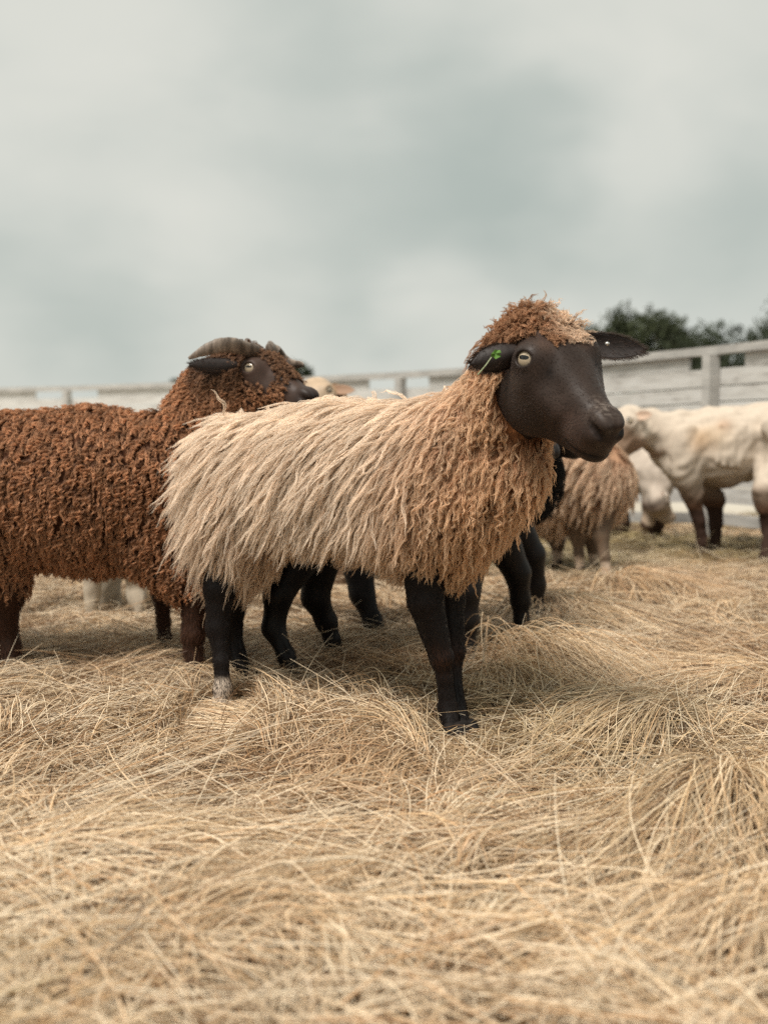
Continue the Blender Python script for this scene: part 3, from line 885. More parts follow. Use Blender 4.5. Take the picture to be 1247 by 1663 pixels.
def build_brown():
    root = empty('sheep', (-0.8, 3.1, 0), 'curly rust brown sheep with short curved horns, head resting behind the cream sheep', 'sheep', GROUP)
    e = nrm(np.array([1, -0.12, 0]))
    R = head_frame(52, 27, 4)
    E = P(436, 590, 3.14); sc = 0.88
    B = Shape()
    B.cone((-1.08, 3.17, 0.50), (-0.62, 3.13, 0.50), 0.15, 0.14)
    B.cone((-0.60, 3.12, 0.56), P(348, 640, 3.17), 0.10, 0.06, 0.05)
    B.cone(P(348, 640, 3.17), E + R @ np.array([-0.04, -0.06, 0]), 0.06, 0.055, 0.04)
    L = add_head(B, E, R, sc)
    B.chain([(-0.60, 3.06, 0.42), P(318, 960, 3.03), P(314, 1030, 3.02), P(314, 1060, 3.02), P(318, 1090, 3.01)], [0.08, 0.038, 0.027, 0.021, 0.024], 0.015)
    B.chain([(-0.60, 3.22, 0.42), P(262, 960, 3.30), P(265, 1010, 3.33), P(268, 1040, 3.33)], [0.07, 0.024, 0.016, 0.020], 0.015)
    B.chain([(-1.06, 3.12, 0.42), P(5, 960, 3.12), P(2, 1010, 3.13), P(12, 1050, 3.13), P(16, 1080, 3.12)], [0.10, 0.055, 0.040, 0.032, 0.032], 0.015)
    B.chain([(-1.10, 3.26, 0.42), P(-60, 960, 3.3), P(-58, 1050, 3.3)], [0.09, 0.04, 0.03], 0.015)
    v, f = surface(B, 0.0055)
    def paint(v, c):
        rel = (v - E) @ R
        leg = v[:, 2] < 0.40
        c[leg] = lin(62, 40, 28)
        w = smoothstep(0.15, 0.0, v[:, 2])[:, None]
        c[:] = c * (1 - w * 0.6) + lin(34, 26, 22) * w * 0.6
        w = (smoothstep(0.10, 0.19, rel[:, 0]) * (v[:, 2] > 0.6))[:, None]
        c[:] = c * (1 - w) + lin(46, 36, 32) * w
        return c
    body = mesh_obj('body', v, f, M_coat, root, cols=body_cols(v, lin(64, 48, 40), paint))
    for fp, hd in ((P(320, 1100, 3.0), (1, -0.3)), (P(272, 1052, 3.32), (1, -0.2)), (P(20, 1090, 3.1), (1, -0.2))):
        fp = fp.copy(); fp[2] = -0.02
        hoof_obj(root, fp, hd, 1.1)
    eyes = []
    for g in (-1, 1):
        c = eye_c(L, g); eyes.append(c)
        eye_obj(root, c, eye_out(R, g), eye_h(R), 0.0256 * sc, M_eye2)
    be = L(-0.050, -0.030, -0.062)
    ear_obj(root, be, P(308, 597, 3.03) - be, np.array([0.05, 0.3, 1]), float(np.linalg.norm(P(308, 597, 3.03) - be)), 0.022, M_ear, 0.6, 0.05, 0.005, 1200)
    be = L(-0.050, -0.030, 0.062)
    ear_obj(root, be, np.array([0.2, 0.9, 0.0]), np.array([0, 0, 1.0]), 0.10, 0.022, M_ear, 0.5, 0.0)
    hb = L(-0.035, 0.022, -0.030)
    horn_obj(root, [hb, P(372, 560, 3.06), P(340, 566, 3.03), P(306, 582, 3.02)], [0.021, 0.021, 0.017, 0.003], nrm(np.array([0.15, 1.0, 0.25])), M_horn)
    hb = L(-0.035, 0.022, 0.030)
    horn_obj(root, [hb, L(-0.06, 0.02, 0.075), L(-0.02, -0.01, 0.11), L(0.045, 0.015, 0.098), L(0.06, 0.02, 0.085)], [0.022, 0.022, 0.017, 0.008, 0.003], nrm(R @ np.array([0.0, 0.3, 1])), M_horn)
    W = Shape()
    W.cone((-1.10, 3.17, 0.495), (-0.78, 3.15, 0.49), 0.190, 0.200, 0.05)
    W.cone((-0.78, 3.15, 0.49), (-0.62, 3.13, 0.50), 0.200, 0.175, 0.05)
    W.cone((-0.60, 3.13, 0.44), (-0.56, 3.10, 0.40), 0.15, 0.10, 0.05)
    W.cone((-0.545, 3.13, 0.55), P(350, 650, 3.17), 0.130, 0.086, 0.05)
    W.cone(P(350, 650, 3.17), L(-0.07, -0.060, 0), 0.086, 0.070, 0.04)
    W.chain([(-1.06, 3.12, 0.38), P(4, 945, 3.12)], [0.11, 0.062], 0.04)
    W.chain([(-0.60, 3.07, 0.36), P(312, 945, 3.04)], [0.10, 0.052], 0.04)
    fv, ff = surface(W, 0.009)
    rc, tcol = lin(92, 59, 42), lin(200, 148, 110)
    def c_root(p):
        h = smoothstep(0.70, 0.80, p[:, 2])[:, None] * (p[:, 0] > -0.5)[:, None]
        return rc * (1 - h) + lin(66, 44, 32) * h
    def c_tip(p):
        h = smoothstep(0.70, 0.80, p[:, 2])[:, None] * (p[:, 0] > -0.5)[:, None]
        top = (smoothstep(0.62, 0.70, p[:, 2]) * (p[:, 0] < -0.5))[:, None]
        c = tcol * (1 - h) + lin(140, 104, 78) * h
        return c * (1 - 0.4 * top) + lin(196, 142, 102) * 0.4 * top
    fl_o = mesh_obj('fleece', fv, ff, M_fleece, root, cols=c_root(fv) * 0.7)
    ok = lambda c: (B(c) > 0.0).astype(float) * (c[:, 1] < 3.36) * (1 + 1.2 * (c[:, 2] > 0.7))
    face = lambda c: (np.linalg.norm(c - E, axis=1) < 0.09) & (c[:, 2] > 0.66)
    n = 10500
    roots = sample_roots(fv, ff, n, lambda c: ok(c) * (~face(c)))
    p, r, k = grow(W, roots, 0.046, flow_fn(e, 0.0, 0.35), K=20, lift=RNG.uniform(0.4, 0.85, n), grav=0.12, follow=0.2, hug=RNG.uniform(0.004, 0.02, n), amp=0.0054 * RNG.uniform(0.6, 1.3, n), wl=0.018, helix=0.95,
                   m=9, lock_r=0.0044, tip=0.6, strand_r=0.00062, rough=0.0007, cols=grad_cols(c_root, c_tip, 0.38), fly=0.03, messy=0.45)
    hair_obj('curly_locks', p, r, k, M_curl, fl_o)
    def curly(c):
        rel = (c - E) @ R / sc
        far = np.min([np.linalg.norm(c - q, axis=1) for q in eyes], axis=0) > 0.037
        strip = (rel[:, 0] > 0.0) & (rel[:, 0] < 0.075) & (np.abs(rel[:, 2]) > 0.035) & (rel[:, 1] > -0.045)
        return ((rel[:, 0] < 0.115 + 0.02 * (rel[:, 1] < -0.04)) & (np.linalg.norm(rel, axis=1) < 0.22) & far & ~strip & (c[:, 2] > 0.62)).astype(float)
    roots = sample_roots(v, f, 3000, curly)
    p, r, k = grow(B, roots, 0.020, lambda p, nor: nrm(nor * 0.5 + R @ np.array([0.6, 0, 0]) + RNG.normal(size=p.shape) * 0.5), K=12, lift=0.6, grav=0.03,
                   follow=0.2, hug=0.003, amp=0.0026, wl=0.0095, helix=1.0, m=7, lock_r=0.0036, tip=0.6, strand_r=0.00048, rough=0.0006,
                   cols=grad_cols(c_root, c_tip, 0.3), fly=0.03, messy=0.5)
    hair_obj('face_curls', p, r, k, M_curl, fl_o)
    legk = lambda c: ((c[:, 2] < 0.30) & (c[:, 2] > 0.05)).astype(float) * (c[:, 0] > -1.3)
    short_coat(B, v, f, legk, 9000, 0.016, lin(58, 36, 25), lambda p, nor: np.tile(down, (len(p), 1)), 0.0005, M_curl, body, 0.4, 'leg_hair', lin(92, 58, 40))
    return root

build_brown()

# ---------------------------------------------------------------- the others
def generic(label, torso, torad, legs, legrad, neck, neckrad, head, colours, wool=None, sc=1.0, h=0.010, ears=None, hoofs=True, extra=None, fleece_r=0.03, stuffed=None):
    c0 = (np.array(torso[0]) + np.array(torso[-1])) / 2
    root = empty('sheep', (float(c0[0]), float(c0[1]), 0), label, 'sheep', GROUP)
    E, yaw, pitch, roll = head
    R = head_frame(yaw, pitch, roll)
    B = Shape()
    B.chain(torso, torad, 0.05)
    B.chain(neck, neckrad, 0.05)
    B.cone(neck[-1], E + R @ np.array([-0.03, -0.06, 0]) * sc, neckrad[-1], 0.055 * sc, 0.04)
    L = add_head(B, E, R, sc)
    for lg in legs: B.chain(lg, legrad[:len(lg)], 0.02)
    if extra: extra(B)
    v, f = surface(B, h)
    if wool is None:
        g_ = nrm(B.grad(v)); v = v + g_ * (0.006 * vnoise(v * np.array([1.6, 1.6, 0.7]), 22, 41) + 0.003 * vnoise(v, 60, 42))[:, None]
    cbody, cleg, cface, lz = colours
    def paint(v, c):
        rel = (v - E) @ R
        w = smoothstep(lz, lz - 0.08, v[:, 2])[:, None]
        c[:] = c * (1 - w) + cleg * w
        hd = smoothstep(0.0, 0.06, rel[:, 0])[:, None] * (np.linalg.norm(v - E, axis=1) < 0.28 * sc)[:, None]
        c[:] = c * (1 - hd) + cface * hd
        return stuffed(v, c) if stuffed else c
    mesh_obj('body', v, f, M_shorn if wool is None else M_coat, root, cols=body_cols(v, cbody, paint))
    for g in (-1, 1):
        eye_obj(root, eye_c(L, g), eye_out(R, g), eye_h(R), 0.0256 * sc, M_eye2)
        be = L(-0.045, -0.035, g * 0.060)
        ear_obj(root, be, R @ np.array([-0.25, -0.25, g * 1.0]), R @ np.array([-1.0, 0.3, 0]), 0.095 * sc, 0.024 * sc, M_ear if ears is None else ears, 0.45, 0.0)
    if hoofs:
        for lg in legs:
            fp = np.array(lg[-1], float) + np.array([0, 0, -0.04])
            hoof_obj(root, fp, (L(0.1, 0) - E)[:2], 1.0)
    if wool:
        W = Shape()
        W.chain(torso, [r + fleece_r for r in torad], 0.05)
        W.chain(neck, [r + fleece_r * 0.7 for r in neckrad], 0.05)
        fv, ff = surface(W, h * 1.3)
        fo = mesh_obj('fleece', fv, ff, M_fleece, root, cols=body_cols(fv, wool['root']))
        e_ = nrm(np.array([torso[-1][0] - torso[0][0], torso[-1][1] - torso[0][1], 0]))
        roots = sample_roots(fv, ff, wool['n'], lambda c: (B(c) > 0).astype(float))
        p, r, k = grow(W, roots, wool['len'], flow_fn(e_, wool.get('back', 0.4), 0.6), K=10, lift=0.45, grav=0.12, follow=0.22, hug=0.012, amp=wool.get('amp', 0.004),
                       wl=wool.get('wl', 0.05), m=wool.get('m', 8), lock_r=0.010, tip=0.3, strand_r=wool.get('r', 0.0011), rough=0.002,
                       cols=grad_cols(wool['root'], wool['tip'], 0.2), messy=0.3)
        hair_obj('wool_locks', p, r, k, M_wool, fo)
    return root

BLACK, BLACK2 = lin(20, 16, 15), lin(34, 28, 26)
bw = dict(n=1500, len=0.05, root=lin(24, 20, 19), tip=lin(46, 39, 36), amp=0.004, wl=0.02, m=9, r=0.0008)

# black sheep just behind the cream one
generic('black curly sheep close behind the cream one, chest and four dark legs showing', [(-0.19, 3.14, 0.47), (0.05, 3.24, 0.46), (0.28, 3.34, 0.48)], [0.12, 0.125, 0.12],
        [[(-0.18, 3.08, 0.40), P(452, 965, 3.02), P(444, 1020, 3.02), P(465, 1065, 3.0), P(474, 1100, 2.99)],
         [(-0.16, 3.22, 0.40), P(512, 970, 3.22), P(530, 1010, 3.24), P(540, 1040, 3.24), P(543, 1065, 3.24)],
         [(0.25, 3.26, 0.40), P(757, 960, 3.2), P(760, 1010, 3.2), P(758, 1040, 3.2), P(764, 1070, 3.18)],
         [(0.30, 3.42, 0.40), P(840, 930, 3.45), P(845, 975, 3.47), P(846, 1005, 3.47), P(852, 1040, 3.45)]],
        [0.080, 0.037, 0.028, 0.020, 0.024], [(0.30, 3.34, 0.54), (0.37, 3.31, 0.66)], [0.09, 0.07], (P(862, 628, 3.25), 50, 65, 0),
        (BLACK, BLACK, BLACK2, 0.4), bw, h=0.007)
# second black sheep
generic('black sheep furthest back behind the cream one, mostly hidden by the other black sheep', [(-0.12, 3.62, 0.47), (0.14, 3.70, 0.46), (0.42, 3.78, 0.50)], [0.115, 0.12, 0.12],
        [[(-0.10, 3.55, 0.40), P(588, 965, 3.48), P(606, 1010, 3.46), P(618, 1035, 3.45), P(622, 1055, 3.44)],
         [(-0.14, 3.72, 0.40), P(396, 900, 4.0), P(394, 950, 4.0), P(398, 985, 4.0)],
         [(0.36, 3.70, 0.42), P(866, 900, 3.72), P(872, 950, 3.74), P(872, 985, 3.74), P(878, 1012, 3.70)],
         [(0.36, 3.86, 0.42), P(842, 920, 3.9), P(842, 960, 3.9), P(846, 1000, 3.9)]],
        [0.080, 0.036, 0.026, 0.019, 0.023], [(0.40, 3.78, 0.58), (0.46, 3.74, 0.64)], [0.09, 0.065], (P(880, 640, 3.66), 65, 35, 0),
        (BLACK, BLACK, BLACK2, 0.4), bw, h=0.008)

# tan long-wool sheep to the right
tanw = dict(n=1700, len=0.12, root=lin(172, 134, 106), tip=lin(228, 200, 172), amp=0.007, wl=0.07, m=10, r=0.0012, back=0.5)
generic('shaggy tan sheep with pale feet standing behind the muzzle of the cream sheep', [(0.66, 5.15, 0.42), (0.78, 5.05, 0.43), (0.88, 4.95, 0.43)], [0.13, 0.14, 0.13],
        [[(0.84, 4.92, 0.34), P(938, 870, 4.95), P(940, 900, 4.95), P(942, 922, 4.95)],
         [(0.92, 4.90, 0.34), P(976, 870, 4.85), P(982, 905, 4.82), P(986, 940, 4.80)],
         [(0.62, 5.2, 0.34), P(905, 880, 5.2), P(905, 910, 5.2)],
         [(0.82, 5.1, 0.34), P(962, 880, 5.1), P(964, 915, 5.1)]],
        [0.080, 0.032, 0.020, 0.020], [(0.70, 5.2, 0.48), (0.62, 5.28, 0.50)], [0.08, 0.07], (P(838, 720, 5.35), -60, 55, 0),
        (lin(98, 76, 60), lin(104, 86, 70), lin(120, 96, 76), 0.33), tanw, h=0.010, fleece_r=0.03,
        stuffed=lambda v, c: np.where((v[:, 2] < 0.10)[:, None], lin(188, 166, 146), c))

# shorn white ewe on the right
def ribs(v, c):
    for k, (px, py, D, r, col, a) in enumerate(((1176, 684, 5.62, 0.020, (160, 116, 90), .9), (1142, 706, 5.62, 0.035, (196, 156, 112), .7), (1140, 722, 5.6, 0.03, (190, 150, 110), .7), (1166, 700, 5.6, 0.05, (204, 178, 146), .5))):
        w = np.exp(-((v - P(px, py, D)) ** 2).sum(1) / (r + 0.02) ** 2)[:, None] * a
        c[:] = c * (1 - w) + lin(*col) * w
    under = (smoothstep(0.42, 0.33, v[:, 2]) * (v[:, 2] > 0.25))[:, None] * 0.7  # shade under the belly painted in as a darker brown
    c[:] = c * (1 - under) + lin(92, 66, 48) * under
    return c
def ewe_bumps(B):
    B.ell((1.86, 5.58, 0.56), (0.10, 0.05, 0.15), None, 0.05)
    B.ell((1.47, 5.68, 0.50), (0.08, 0.05, 0.16), None, 0.03)
    B.ell((1.88, 5.66, 0.66), (0.05, 0.04, 0.03), None, 0.03)                 # hip bone
    B.cone((1.46, 5.80, 0.715), (1.90, 5.78, 0.755), 0.016, 0.018, 0.03)         # spine
    B.ell((1.76, 5.57, 0.55), (0.07, 0.04, 0.10), None, 0.05, '-')             # flank hollow
    B.ell((1.565, 5.60, 0.52), (0.02, 0.04, 0.13), None, 0.05, '-')
    for k in range(4):
        x = 1.60 + 0.036 * k
        B.cone((x + 0.02, 5.640, 0.66), (x - 0.005, 5.615, 0.46), 0.004, 0.006, 0.025)
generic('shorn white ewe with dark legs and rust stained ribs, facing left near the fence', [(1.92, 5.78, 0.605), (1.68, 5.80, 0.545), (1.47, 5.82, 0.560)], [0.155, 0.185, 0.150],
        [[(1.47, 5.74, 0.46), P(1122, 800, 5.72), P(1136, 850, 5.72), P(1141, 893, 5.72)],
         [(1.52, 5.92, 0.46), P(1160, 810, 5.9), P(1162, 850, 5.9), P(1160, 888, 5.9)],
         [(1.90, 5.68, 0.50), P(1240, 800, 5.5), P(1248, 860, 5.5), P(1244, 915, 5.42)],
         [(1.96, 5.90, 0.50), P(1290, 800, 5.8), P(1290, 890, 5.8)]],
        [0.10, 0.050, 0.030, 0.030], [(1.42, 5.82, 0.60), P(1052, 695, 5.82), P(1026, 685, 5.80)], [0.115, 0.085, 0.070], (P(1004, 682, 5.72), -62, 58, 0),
        (lin(192, 177, 160), lin(56, 40, 32), lin(150, 124, 104), 0.34), None, h=0.010, ears=plain_mat('pale_ear', lin(196, 168, 146), 0.7), extra=ewe_bumps, stuffed=ribs)

# small shorn sheep grazing
generic('small shorn white sheep grazing head down between the tan sheep and the fence', [(1.30, 6.75, 0.40), (1.42, 6.65, 0.42), (1.52, 6.55, 0.38)], [0.12, 0.13, 0.12],
        [[(1.50, 6.5, 0.32), P(1052, 850, 6.5), P(1052, 880, 6.5)], [(1.53, 6.65, 0.32), P(1068, 850, 6.6), P(1066, 876, 6.6)],
         [(1.28, 6.68, 0.32), P(1012, 850, 6.7), P(1010, 872, 6.7)], [(1.30, 6.82, 0.32), P(1000, 850, 6.8), P(998, 870, 6.8)]],
        [0.075, 0.034, 0.026], [(1.55, 6.5, 0.40), P(1074, 790, 6.45)], [0.09, 0.055], (P(1080, 806, 6.42), 100, 62, 0),
        (lin(186, 172, 158), lin(74, 56, 44), lin(170, 150, 130), 0.28), None, sc=0.68, h=0.011, ears=plain_mat('pale_ear_small', lin(190, 160, 140), 0.7))

# cream sheep whose head shows over the back of the front one
crw = dict(n=1100, len=0.05, root=lin(170, 140, 110), tip=lin(214, 192, 164), amp=0.004, wl=0.03, m=8, r=0.0011)
generic('cream sheep peeping over the back of the nearest sheep, right of the brown muzzle', [(0.05, 4.75, 0.48), (-0.08, 4.70, 0.48), (-0.18, 4.66, 0.50)], [0.13, 0.135, 0.12],
        [[(-0.18, 4.60, 0.40), P(552, 900, 4.6), P(552, 950, 4.6)], [(-0.16, 4.76, 0.40), P(560, 900, 4.75), P(560, 945, 4.75)],
         [(0.06, 4.68, 0.40), P(646, 900, 4.7), P(646, 945, 4.7)], [(0.06, 4.82, 0.40), P(650, 900, 4.8), P(650, 942, 4.8)]],
        [0.08, 0.035, 0.024], [(-0.20, 4.66, 0.58), P(522, 652, 4.62)], [0.09, 0.060], (P(504, 630, 4.56), -25, 35, 0),
        (lin(180, 156, 130), lin(120, 96, 76), lin(196, 172, 146), 0.3), crw, h=0.010, ears=plain_mat('tan_ear', lin(150, 118, 94), 0.7))

# white sheep behind the brown one, only its legs show
generic('white sheep behind the brown one, only its pale legs visible under the brown belly', [(-0.78, 4.05, 0.52), (-0.92, 4.05, 0.52), (-1.05, 4.05, 0.52)], [0.13, 0.135, 0.13],
        [[(-0.80, 3.98, 0.44), P(216, 915, 3.95), P(224, 970, 3.95), P(228, 1010, 3.93)], [(-0.86, 4.15, 0.44), P(186, 915, 4.15), P(184, 960, 4.15), P(184, 1000, 4.15)],
         [(-1.0, 3.98, 0.44), P(152, 915, 3.92), P(149, 960, 3.92), P(150, 1010, 3.92)], [(-1.02, 4.14, 0.44), P(165, 915, 4.12), P(163, 960, 4.12), P(163, 1000, 4.12)]],
        [0.075, 0.040, 0.028, 0.026], [(-1.08, 4.05, 0.56), (-1.2, 4.03, 0.56)], [0.09, 0.07], (np.array([-1.28, 3.98, 0.56]), -70, 30, 0),
        (lin(196, 180, 158), lin(190, 176, 156), lin(170, 150, 130), 0.3), None, h=0.010, ears=plain_mat('pale_ear_hidden', lin(190, 160, 140), 0.7))

# distant sheep: thin legs seen left of the tan one
generic('distant sheep mostly hidden behind the tan one, only thin dark legs visible', [(0.86, 6.4, 0.40), (0.98, 6.42, 0.40), (1.06, 6.44, 0.40)], [0.11, 0.115, 0.11],
        [[(0.87, 6.34, 0.33), P(889, 850, 6.33), P(888, 886, 6.33)], [(0.93, 6.5, 0.33), P(906, 850, 6.5), P(905, 880, 6.5)],
         [(0.99, 6.36, 0.33), P(921, 850, 6.36), P(920, 884, 6.36)], [(1.04, 6.5, 0.33), P(934, 850, 6.5), P(934, 880, 6.5)]],
        [0.06, 0.020, 0.017], [(0.82, 6.4, 0.44), (0.74, 6.38, 0.44)], [0.08, 0.06], (np.array([0.66, 6.34, 0.40]), -70, 50, 0),
        (lin(190, 170, 146), lin(92, 76, 62), lin(120, 100, 84), 0.3), None, h=0.012, sc=0.8)

# ================================================================== GROUND, STRAW, FENCE, TREES
def build_ground():
    xs = np.concatenate([np.linspace(-900, -8, 24)[:-1], np.linspace(-8, 8, 161), np.linspace(8, 900, 24)[1:]])
    ys = np.concatenate([np.linspace(-200, 0.2, 8)[:-1], np.linspace(0.2, 15, 149), np.geomspace(15, 1500, 30)[1:]])
    X, Y = np.meshgrid(xs, ys, indexing='ij')
    Z = ground_z(X, Y) - 0.01
    Z = np.where(Y > 25, Z + 0.0, Z)
    v = np.stack([X, Y, Z], -1).reshape(-1, 3)
    a = np.arange(len(xs) * len(ys)).reshape(len(xs), len(ys))
    f = np.stack([a[:-1, :-1], a[1:, :-1], a[1:, 1:], a[:-1, 1:]], -1).reshape(-1, 4)
    m, nt, b, out = mat_new('pen_ground')
    t = nt.nodes.new('ShaderNodeTexCoord')
    n = nt.nodes.new('ShaderNodeTexNoise'); n.inputs['Scale'].default_value = 9; n.inputs['Detail'].default_value = 8
    n2 = nt.nodes.new('ShaderNodeTexNoise'); n2.inputs['Scale'].default_value = 0.6; n2.inputs['Detail'].default_value = 4
    nt.links.new(t.outputs['Object'], n.inputs['Vector']); nt.links.new(t.outputs['Object'], n2.inputs['Vector'])
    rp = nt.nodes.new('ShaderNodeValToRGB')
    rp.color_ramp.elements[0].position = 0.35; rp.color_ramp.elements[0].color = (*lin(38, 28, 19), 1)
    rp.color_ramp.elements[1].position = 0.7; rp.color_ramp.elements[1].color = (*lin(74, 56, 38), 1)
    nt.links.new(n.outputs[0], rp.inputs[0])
    rp2 = nt.nodes.new('ShaderNodeValToRGB')
    rp2.color_ramp.elements[0].position = 0.4; rp2.color_ramp.elements[0].color = (*lin(172, 162, 146), 1)
    rp2.color_ramp.elements[1].position = 0.6; rp2.color_ramp.elements[1].color = (*lin(188, 180, 166), 1)
    nt.links.new(n2.outputs[0], rp2.inputs[0])
    sp_ = nt.nodes.new('ShaderNodeSeparateXYZ'); nt.links.new(t.outputs['Object'], sp_.inputs[0])
    mr1 = nt.nodes.new('ShaderNodeMapRange'); mr1.inputs[1].default_value = 7.5; mr1.inputs[2].default_value = 9.5
    nt.links.new(sp_.outputs['Y'], mr1.inputs[0])
    mx = nt.nodes.new('ShaderNodeMixRGB'); nt.links.new(mr1.outputs[0], mx.inputs[0])
    nt.links.new(rp.outputs[0], mx.inputs[1]); nt.links.new(rp2.outputs[0], mx.inputs[2])
    nt.links.new(mx.outputs[0], b.inputs['Base Color']); b.inputs['Roughness'].default_value = 0.95
    bp = nt.nodes.new('ShaderNodeBump'); bp.inputs['Strength'].default_value = 0.8; bp.inputs['Distance'].default_value = 0.02
    nt.links.new(n.outputs[0], bp.inputs['Height']); nt.links.new(bp.outputs[0], b.inputs['Normal'])
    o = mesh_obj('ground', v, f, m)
    tag(o, kind='structure')
build_ground()

# -------- straw: a matted lower layer, then fallen tufts whose blades fan out and arch over
def straw_cols(x, y, n, tone):
    dry, pale, ochre, olive, brown = lin(224, 188, 144), lin(250, 228, 196), lin(190, 140, 94), lin(166, 152, 104), lin(100, 74, 52)
    p = np.stack([x, y, 0 * x], -1)
    g = smoothstep(-0.2, 0.9, vnoise(p, 1.1, 21) + smoothstep(3.6, 5.2, y) * 1.3 - 0.75)[:, None]
    a = RNG.random((n, 1)); c = dry * (1 - a) + pale * a
    b = (RNG.random((n, 1)) < 0.22 + 0.1 * tone); c = np.where(b, c * 0.5 + ochre * 0.5, c)
    c = c * (1 - 0.75 * g) + olive * 0.75 * g
    b = (RNG.random((n, 1)) < 0.04); c = np.where(b, brown, c)
    q = smoothstep(0.0, 1.0, vnoise(p, 3.4, 55))[:, None] * 0.55; c = c * (1 - q) + c * np.array([0.62, 0.50, 0.40]) * q
    return c * RNG.uniform(0.5, 1.15, (n, 1))

def blades(x, y, z0, az, length, rise, bend, K, width, side=0.25, tone=0.0, droop=1.0):
    """arched blades: start at x,y,z0, head off along az, climb to rise and fall back to the mat"""
    n = len(x)
    t = np.linspace(0, 1, K)[None]
    s = t * length[:, None]
    turn = az[:, None] + bend[:, None] * t + side * RNG.normal(size=(n, 1)) * np.sin(t * RNG.uniform(2, 7, (n, 1)) + RNG.uniform(0, 6, (n, 1)))
    ds = length[:, None] / (K - 1)
    px = x[:, None] + np.cumsum(np.cos(turn) * ds, 1) - np.cos(turn[:, :1]) * ds
    py = y[:, None] + np.cumsum(np.sin(turn) * ds, 1) - np.sin(turn[:, :1]) * ds
    arch = np.sin(np.pi * np.clip(t * RNG.uniform(0.75, 1.15, (n, 1)), 0, 1) ** 0.8)
    pz = ground_z(px, py) + z0[:, None] + rise[:, None] * arch + 0.004 * np.sin(t * RNG.uniform(3, 12, (n, 1)) + RNG.uniform(0, 6, (n, 1)))
    pts = np.stack([px, py, np.maximum(pz, ground_z(px, py) - 0.01)], -1)
    rad = width[:, None] * (1 - 0.7 * t ** 2)
    col = straw_cols(x, y, n, tone)[:, None].repeat(K, 1)
    return pts, rad, col

def flow_az(x, y):
    p = np.stack([x, y, 0 * x], -1)
    return 2.6 * vnoise(p, 1.5, 11) + 0.8

LEGS = np.array([(0.14, 2.48, .03), (0.17, 2.53, .03), (-0.376, 2.73, .03)])
def clear_faces(px):
    return px

